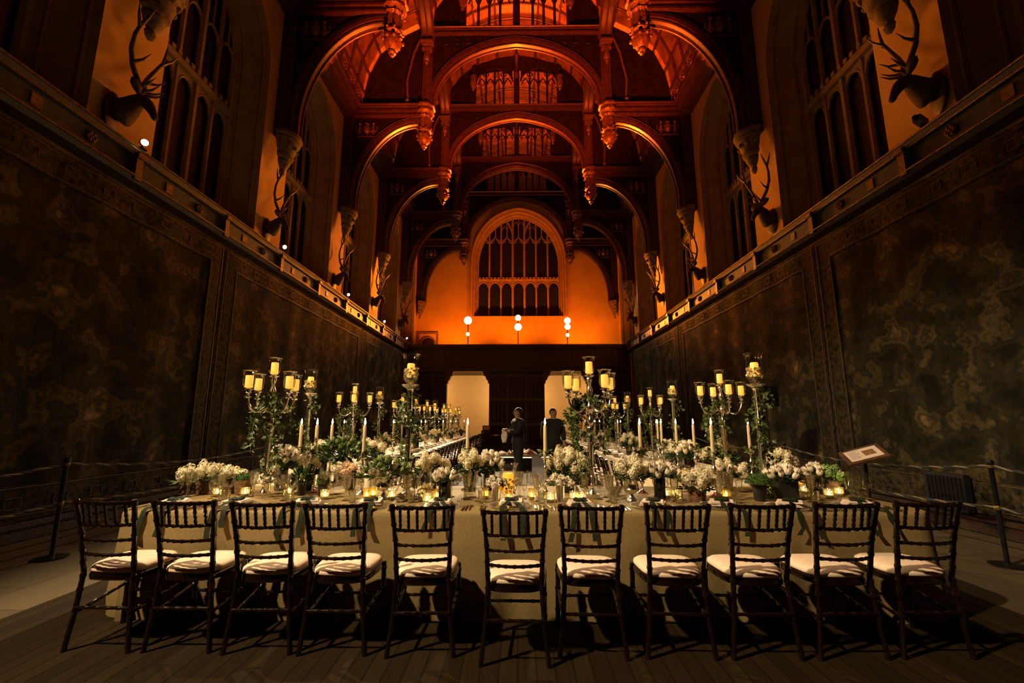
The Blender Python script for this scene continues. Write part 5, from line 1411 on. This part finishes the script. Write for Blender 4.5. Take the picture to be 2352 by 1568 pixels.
# ================================================================== ROPES, PANEL, LOUDSPEAKER, PEOPLE, CLUTTER
def stanchion(x, y, h, label):
    t = thing('stanchion', label, 'rope post', (x, y, 0), 0, 'rope barrier posts')
    MB().lathe([(.001, 0), (.15, 0), (.15, .012), (.05, .03), (.001, .03)], 20).build('base', BLACKM, t)
    MB().lathe([(.022, .03), (.022, h - .06), (.03, h - .05), (.034, h - .02), (.03, h), (.001, h + .005)], 14).build('post', BLACKM, t)
    MB().lathe([(.026, h - .08), (.03, h - .075), (.03, h - .045), (.026, h - .04)], 14).lathe([(.026, h * .52), (.03, h * .525), (.03, h * .555), (.026, h * .56)], 14).build('collar', GOLD, t)
def rope(a, b, sag, label):
    a, b = Vector(a), Vector(b); L = (b - a).length; n = int(L / .035)
    t = tag(bpy.data.objects.new('barrier_rope', None), label, 'rope', 'barrier ropes'); C.objects.link(t); t.location = (a + b) / 2
    side = Vector((-(b - a).y, (b - a).x, 0)).normalized()
    for k, m in ((0, ROPE1), (1, ROPE2), (2, ROPE2)):
        pts = []
        for i in range(n + 1):
            q = i / n; p = a.lerp(b, q) - Vector((0, 0, sag * 4 * q * (1 - q))); ph = i * .75 + k * 2.094
            pts.append(p + side * .008 * cos(ph) + Vector((0, 0, .008 * sin(ph))) - t.location)
        MB().tube(pts, .0088, 5).build('strand', m, t, 60)
LP = [(-5.0, .9), (-5.0, 5.15), (-4.95, 9.4), (-4.9, 13.6)]; RP = [(4.98, 1.0), (4.98, 5.0), (4.95, 8.7), (4.95, 12.9)]
for s, P, side in ((-1, LP, 'left'), (1, RP, 'right')):
    for i, p in enumerate(P):
        if i: stanchion(p[0], p[1], 1.04, 'dark rope barrier post on the %s, %s' % (side, ['', 'nearest the end of the head table', 'second beyond the head table', 'farthest down the hall'][i]))
    for i in range(3):
        for z, w in ((.98, 'upper'), (.56, 'lower')):
            rope((P[i][0], P[i][1] + .03, z), (P[i + 1][0], P[i + 1][1] - .03, z), .13 if z > .7 else .07, '%s twisted barrier rope on the %s, %s' % (w, side, ['running out of view past the nearest post', 'between the nearest two posts', 'between the farther two posts'][i]))
# information panel
t = thing('information_panel', 'tilted information panel on a wooden lectern before the right wall', 'information panel', (4.52, 6.15, 0), 0)
MB().tube([(0, 0, .02), (0, 0, .96)], .022, 8).box(-.14, .14, -.14, .14, 0, .025).build('post', BLACKM, t)
pn = MB().box(-.23, .23, -.17, .17, 0, .03).build('panel_frame', FRAME, t, 0, (0, 0, 1.0), (.42, -.30, -.35))
MB().box(-.185, .185, -.125, .125, .03, .034).build('printed_sheet', PAPER, pn, 0)
MB().box(.0, .13, -.06, .06, .034, .036).build('printed_picture', PRINT, pn, 0)
ln = MB()
for i in range(9): ln.box(-.16, -.03 - .02 * (i % 3), .095 - .023 * i, .098 - .023 * i, .034, .0352)
ln.build('text_line', INK, pn, 0)
# loudspeaker
t = thing('loudspeaker', 'black loudspeaker raised on a thin stand before the right wall', 'loudspeaker', (4.5, 8.37, 0), .3)
MB().box(-.16, .16, -.15, .15, 1.70, 2.06).build('cabinet', BLACK, t, 0)
MB().box(-.14, .14, -.165, -.15, 1.72, 2.04).build('grille', BLACKM, t, 0)
MB().tube([(0, 0, .3), (0, 0, 1.7)], .018, 8).build('pole', BLACKM, t)
for a in range(3): MB().tube([(0, 0, .6), (.4 * cos(a * 2.1), .4 * sin(a * 2.1), 0.01)], .012, 6).build('leg', BLACKM, t)
t = thing('wall_grille', 'dark square grille low on the right wall beyond the rope', 'grille', (5.93, 6.6, .26), 0)
MB().box(-.04, .05, -.3, .3, .0, .48).build('casing', BLACK, t, 0)
sl = MB()
for i in range(9): sl.box(-.055, -.04, -.26 + .06 * i, -.235 + .06 * i, .04, .44)
sl.build('slat', BLACKM, t, 0)
# ---- clutter at the far end of the aisle
def tb(name, x0, x1, y0, y1, z, label, cat):
    t = thing(name, label, cat, ((x0 + x1) / 2, (y0 + y1) / 2, .014)); hx, hy = (x1 - x0) / 2, (y1 - y0) / 2
    MB().box(-hx, hx, -hy, hy, z - .04, z).build('table_top', OAK, t, 0)
    for sx in (-1, 1):
        for sy in (-1, 1): MB().box(sx * (hx - .06) - .03, sx * (hx - .06) + .03, sy * (hy - .06) - .03, sy * (hy - .06) + .03, 0, z - .04).build('leg', OAK, t, 0)
    return t
tb('side_table', -1.35, .15, 22.6, 23.2, .72, 'low dark table standing in front of the screen at the end of the aisle', 'table')
for px, m, w in ((1140, WHITEC, 'left'), (1156, NAPK, 'right')):
    x = X_at(px, 22.75, .8); tag(MB().box(-.09, .09, -.06, .06, 0, .05 if w == 'left' else .12).build('card', m, None, 0, (x, 22.75, .735)), 'pale card on the far low table, the %s one' % w, 'card')
t = thing('cabinet', 'dark cabinet with a lit notice at the edge of the left doorway', 'cabinet', (X_at(1117, 23.6, .6), 23.6, .014))
MB().box(-.25, .25, -.2, .2, 0, .95).build('body', OAK, t, 0); MB().box(-.2, .2, -.03, .0, .95, 1.2).build('notice_frame', FRAME, t, 0); MB().box(-.15, .15, -.034, -.03, .99, 1.16).build('notice', mat('notice_print', (.5, .22, .06), .7), t, 0)
def clothheap(px, y, w, h, label, seed):
    r = random.Random(seed); m = MB(); n = 14
    for j in range(5):
        q = j / 4
        for k in range(n):
            a = 2 * pi * k / n; rr = (1 - q * .96) ** .38 * (1 + .22 * sin(3 * a + seed) + r.uniform(-.15, .15)) + .02
            m.v.append((w * rr * cos(a), .6 * w * rr * sin(a), h * .62 * q * (.75 + .3 * sin(2 * a + seed) + .2 * sin(5 * a)) + .004))
    for j in range(4):
        for k in range(n): m.f.append((j * n + k, j * n + (k + 1) % n, (j + 1) * n + (k + 1) % n, (j + 1) * n + k))
    m.f.append(tuple(range(4 * n, 5 * n)))
    tag(m.build('cloth_bundle', WHITEC, None, 60, (X_at(px, y, .1), y, .014)), label, 'cloth')
clothheap(1146, 20.4, .36, .2, 'crumpled white cloth on the aisle floor, leftmost of three', 1); clothheap(1173, 20.0, .2, .3, 'small white bundle on the aisle floor behind the waiter', 2); clothheap(1211, 20.2, .42, .34, 'pale heap of cloths on the aisle floor right of the waiter', 3)
t = thing('equipment_case', 'black case standing on the aisle floor in front of the waiter', 'case', (X_at(1172, 14.4, .2), 14.4, .014)); MB().box(-.29, .29, -.2, .2, 0, .33).build('case_body', BLACK, t, 0); MB().box(-.29, .29, -.205, .205, .22, .235).build('lid_seam', BLACKM, t, 0); MB().tube([(-.06, -.21, .16), (-.06, -.24, .16), (.06, -.24, .16), (.06, -.21, .16)], .01, 6).build('handle', BLACKM, t)
t = thing('equipment_case', 'second black case, right of the larger case in the aisle', 'case', (X_at(1208, 13.9, .2), 13.9, .014)); MB().box(-.17, .17, -.17, .17, 0, .36).build('case_body', BLACK, t, 0); MB().box(-.17, .17, -.175, .175, .25, .262).build('lid_seam', BLACKM, t, 0)  # dark box standing in for a shadow on the aisle floor
# ---- people
def person(x, y, rz, label, pose, hair, cl):
    t = thing('person', label, 'person', (x, y, .014), rz)
    # local: facing -X ; z up
    V = [(0, 0, .98), (0, 0, 1.12), (-.01, 0, 1.28), (-.0, 0, 1.42), (-.012, 0, 1.49), (-.025, 0, 1.55), (-.03, 0, 1.63), (-.02, 0, 1.69)]
    E_ = [(i, i + 1) for i in range(7)]
    R_ = [(.08, .11), (.07, .10), (.085, .12), (.07, .12), (.06, .06), (.07, .062), (.098, .082), (.085, .072)]
    def chain(root, pts, rad):
        p = root
        for q, r in zip(pts, rad): V.append(q); R_.append(r); E_.append((p, len(V) - 1)); p = len(V) - 1
        return p
    hands = []
    for s in (-1, 1):
        chain(0, [(.0, s * .09, .9), (pose['knee'][0] * s, s * .1, .5), (pose['foot'][0] * s + .02, s * .1, .1)], [.07, .045, .035])
        k = len(V) - 1; chain(k, [(pose['foot'][0] * s - .14, s * .11, .045)], [.04])
        a = pose['arm'][0 if s < 0 else 1]
        h = chain(3, [(0, s * .18, 1.38), a[0], a[1], a[2]], [.05, .04, .034, .03]); hands.append((a[1], a[2]))
    b = skin_obj('body', V, E_, R_, SKIN, t)
    # face: nose, ears, eyes, mouth
    MB().tube([(-.105, 0, 1.64), (-.125, 0, 1.615), (-.108, 0, 1.605)], [.008, .013, .011], 6).build('nose', SKIN, t, 60)
    for s in (-1, 1):
        MB().lathe([(.001, -.008), (.02, -.006), (.026, .0), (.02, .008), (.001, .006)], 10).build('ear', SKIN, t, 60, (.0, s * .073, 1.625), (pi / 2, 0, 0))
        MB().ball((-.09, s * .03, 1.645), .011, 8).build('eye', BLACK, t, 180)
    MB().tube([(-.1, -.022, 1.575), (-.106, 0, 1.573), (-.1, .022, 1.575)], .005, 5).build('mouth', mat('lip', (.4, .16, .1), .5), t, 60)
    hr = MB().lathe([(.088 * cos(a * pi / 14), .1 * sin(a * pi / 14)) for a in range(7)] + [(.001, .1)], 16)
    hr = hr.build('hair', HAIR, t, 180, (.005, 0, 1.63), (0, .5, 0)); hr.scale = (1.22, 1.02, 1.2)
    # five-fingered hands
    for i, (w, h) in enumerate(hands):
        w, h = Vector(w), Vector(h); d = (h - w).normalized(); sd = d.cross(Vector((0, 0, 1))).normalized(); n = sd.cross(d)
        m = MB()
        for f in range(4):
            o = h + sd * (f - 1.5) * .019; L = [.07, .08, .075, .058][f]
            m.tube([o, o + d * L * .45 - n * .004, o + d * L * .8 - n * .022, o + d * L * .95 - n * .045], [.0095, .0092, .0085, .006], 6)
        s = 1 if i else -1
        m.tube([h - d * .03 + sd * .03 * s, h + sd * .05 * s + d * .01, h + d * .035 + sd * .052 * s - n * .02], [.012, .011, .007], 6)
        m.tube([h - d * .05, h, h + d * .01], [.028, .036, .03], 8)
        m.build('hand', SKIN, t, 180)
    # clothes: jacket with sleeves, trousers, shoes
    tv = [(0, 0, .82), (0, 0, .96), (0, 0, 1.12), (-.01, 0, 1.28), (0, 0, 1.42), (-.008, 0, 1.51)]; te = [(i, i + 1) for i in range(5)]; tr = [(.16, .21), (.155, .205), (.14, .18), (.155, .21), (.13, .20), (.085, .09)]
    for s in (-1, 1):
        a = pose['arm'][0 if s < 0 else 1]; o = len(tv)
        e = Vector(a[0]); w = Vector(a[1])
        tv += [(0, s * .205, 1.4), tuple(e), tuple(e.lerp(w, .92))]; tr += [.085, .07, .06]; te += [(4, o), (o, o + 1), (o + 1, o + 2)]
    skin_obj('jacket', tv, te, tr, cl, t)
    tv = [(0, 0, 1.08), (0, 0, .94)]; te = [(0, 1)]; tr = [(.15, .19), (.145, .19)]
    for s in (-1, 1):
        o = len(tv); tv += [(.0, s * .09, .86), (pose['knee'][0] * s, s * .1, .5), (pose['foot'][0] * s + .02, s * .1, .09)]; tr += [.12, .09, .075]; te += [(1, o), (o, o + 1), (o + 1, o + 2)]
        MB().tube([(pose['foot'][0] * s + .07, s * .1, .045), (pose['foot'][0] * s, s * .1, .055), (pose['foot'][0] * s - .1, s * .11, .045), (pose['foot'][0] * s - .18, s * .115, .03)], [.035, .045, .045, .025], 10).build('shoe', BLACK, t, 60)
    skin_obj('trousers', tv, te, tr, CLOTHB, t)
    return t
person(.02, 10.9, .35, 'waiter in black standing in the aisle, folding a white napkin', {'knee': (.03, 0), 'foot': (.06, 0), 'arm': [((-.1, -.25, 1.16), (-.26, -.1, 1.2), (-.32, -.06, 1.24)), ((-.08, .25, 1.16), (-.25, .1, 1.17), (-.31, .06, 1.2))]}, HAIR, CLOTHB)
m = MB(); 
for j in range(7):
    for i in range(5): m.v.append((-.06 + .03 * i + .012 * sin(j * 1.3 + i), .012 * cos(i * 2 + j), .05 - .05 * j))
for j in range(6):
    for i in range(4): m.f.append((j * 5 + i, j * 5 + i + 1, j * 5 + i + 6, j * 5 + i + 5))
o = m.build('serving_napkin', WHITEC, None, 60, (-.30, 10.78, 1.2)); tag(o, 'white napkin held by the waiter in the aisle', 'napkin')
so = o.modifiers.new('Solidify', 'SOLIDIFY'); so.thickness = .006
person(.87, 11.2, 1.9, 'person in dark clothes standing at the right of the aisle before the pale doorway', {'knee': (.01, 0), 'foot': (.02, 0), 'arm': [((.02, -.27, 1.14), (-.06, -.25, .93), (-.08, -.24, .86)), ((.02, .27, 1.14), (-.06, .25, .93), (-.08, .24, .86))]}, HAIR, CLOTHG)
# ================================================================== LIGHT, WORLD, CAMERA
def point(name, loc, power, col, r=.03, parent=None):
    l = bpy.data.lights.new(name, 'POINT'); l.energy = power; l.color = col; l.shadow_soft_size = r
    o = bpy.data.objects.new(name, l); C.objects.link(o); o.location = loc; return o
def spot(name, loc, target, power, col, angle=60, blend=.4, r=.06):
    l = bpy.data.lights.new(name, 'SPOT'); l.energy = power; l.color = col; l.shadow_soft_size = r
    l.spot_size = radians(angle); l.spot_blend = blend
    o = bpy.data.objects.new(name, l); C.objects.link(o); o.location = loc
    d = Vector(target) - Vector(loc); o.rotation_euler = d.to_track_quat('-Z', 'Y').to_euler(); return o
WARM = (1.0, .76, .46); RED = (1.0, .085, .004); AMB = (1.0, .19, .006)
spot('key_cornice_lamp', (-5.0, -.05, 7.6), (0.3, 4.1, .4), 4600, WARM, 66, .5, .14)
for k, y in enumerate(CL):
    spot('cornice_lamp_beam', (-5.72, y - .1, 5.72), (-2.2 if k else .1, y - 1.5, .8), 1500 if k else 1800, (1, .72, .40), 42 if k else 56, .7, .06)
# gallery floods, tilted down on the tables
for px, z, p in ((1075, 6.98, 34000), (1190, 6.6, 5000), (1303, 6.95, 9000)):
    x = X_at(px, 24.7, z); spot('gallery_flood_beam', (x, 24.62, z), ({1075: -1.9, 1190: 0, 1303: .9}[px], {1075: 11, 1190: 15, 1303: 11}[px], .5), p, (1, .75, .44), {1075: 24, 1190: 60, 1303: 24}[px], .7, .12)
# red roof wash: from the gallery, from the floor of the aisle, and added fills above the collar beams
spot('red_gallery_beam', (0, 24.2, 6.4), (0, 12.5, 14.4), 44000, RED, 58, .4, .15)
spot('red_floor_beam', (0, 6.4, .3), (0, 13.6, 14.5), 30000, RED, 50, .5, .2)
for k, p in ((2, 560), (3, 560), (4, 420)):
    for x in (-1.1, 1.1): spot('collar_uplight', (x, TRY[k] + .22, 15.72), (x * .8, TRY[k] + 1.5, 18), p, RED, 80, .7, .06)  # unseen fills added to brighten the roof boards behind the tracery
# amber wash on the end wall and side walls
spot('amber_wall_wash', (-3.6, 24.9, 5.0), (-3.4, 27, 10.5), 900, AMB, 130, .8, .1)
spot('amber_wall_wash', (3.6, 24.9, 5.0), (3.4, 27, 10.5), 900, AMB, 130, .8, .1)
spot('amber_wall_wash', (0, 25.0, 5.2), (0, 27.2, 12), 900, AMB, 130, .8, .1)
for s in (-1, 1):
    spot('amber_hall_lamp', (s * 2.4, 24.3, 6.4), (s * 5.7, 15, 9.6), 7000, (1, .24, .010), 78, .8, .5)  # unseen amber fill added to tint the side walls
    spot('amber_pier_wash', (-s * 3, 24.3, 7.2), (s * 6.1, 8.2, 9.0), 8000, (1, .27, .015), 26, .9, 2.5)  # oversized soft fill, added to carry amber to the near piers
point('amber_corner_lamp', (5.6, 26.2, 5.1), 40, (1, .4, .04), .08)
# light in the screens passage
for x in (-.3, .3, -5.2, 5.2): point('passage_lamp', (x, 25.3, 3.0), 150, (1, .52, .17), .12)
w = bpy.data.worlds.new('night'); bpy.context.scene.world = w; w.use_nodes = True
w.node_tree.nodes['Background'].inputs[0].default_value = (1, .55, .22, 1); w.node_tree.nodes['Background'].inputs[1].default_value = .0
cd = bpy.data.cameras.new('camera'); cam = bpy.data.objects.new('camera', cd); C.objects.link(cam)
cd.sensor_fit = 'HORIZONTAL'; cd.sensor_width = 36; cd.lens = 36 * FPX / 2352; cd.clip_start = .05; cd.clip_end = 200
cam.location = (0, 0, CAMZ)
cam.matrix_world = Matrix(((_R[0], _U[0], -_F[0], 0), (_R[1], _U[1], -_F[1], 0), (_R[2], _U[2], -_F[2], CAMZ), (0, 0, 0, 1)))
sc = bpy.context.scene; sc.camera = cam
vs = sc.view_settings; vs.view_transform = 'Standard'; vs.look = 'None'; vs.exposure = 0.0; vs.gamma = 1.0; vs.use_curve_mapping = False
cy = sc.cycles; cy.use_denoising = True
try: cy.denoiser = 'OPENIMAGEDENOISE'
except Exception: pass
cy.max_bounces = 8; cy.diffuse_bounces = 3; cy.glossy_bounces = 4; cy.transmission_bounces = 6; cy.transparent_max_bounces = 24
cy.sample_clamp_indirect = 4.0; cy.sample_clamp_direct = 0; cy.caustics_reflective = False; cy.caustics_refractive = False; cy.blur_glossy = .5
cy.use_light_tree = True
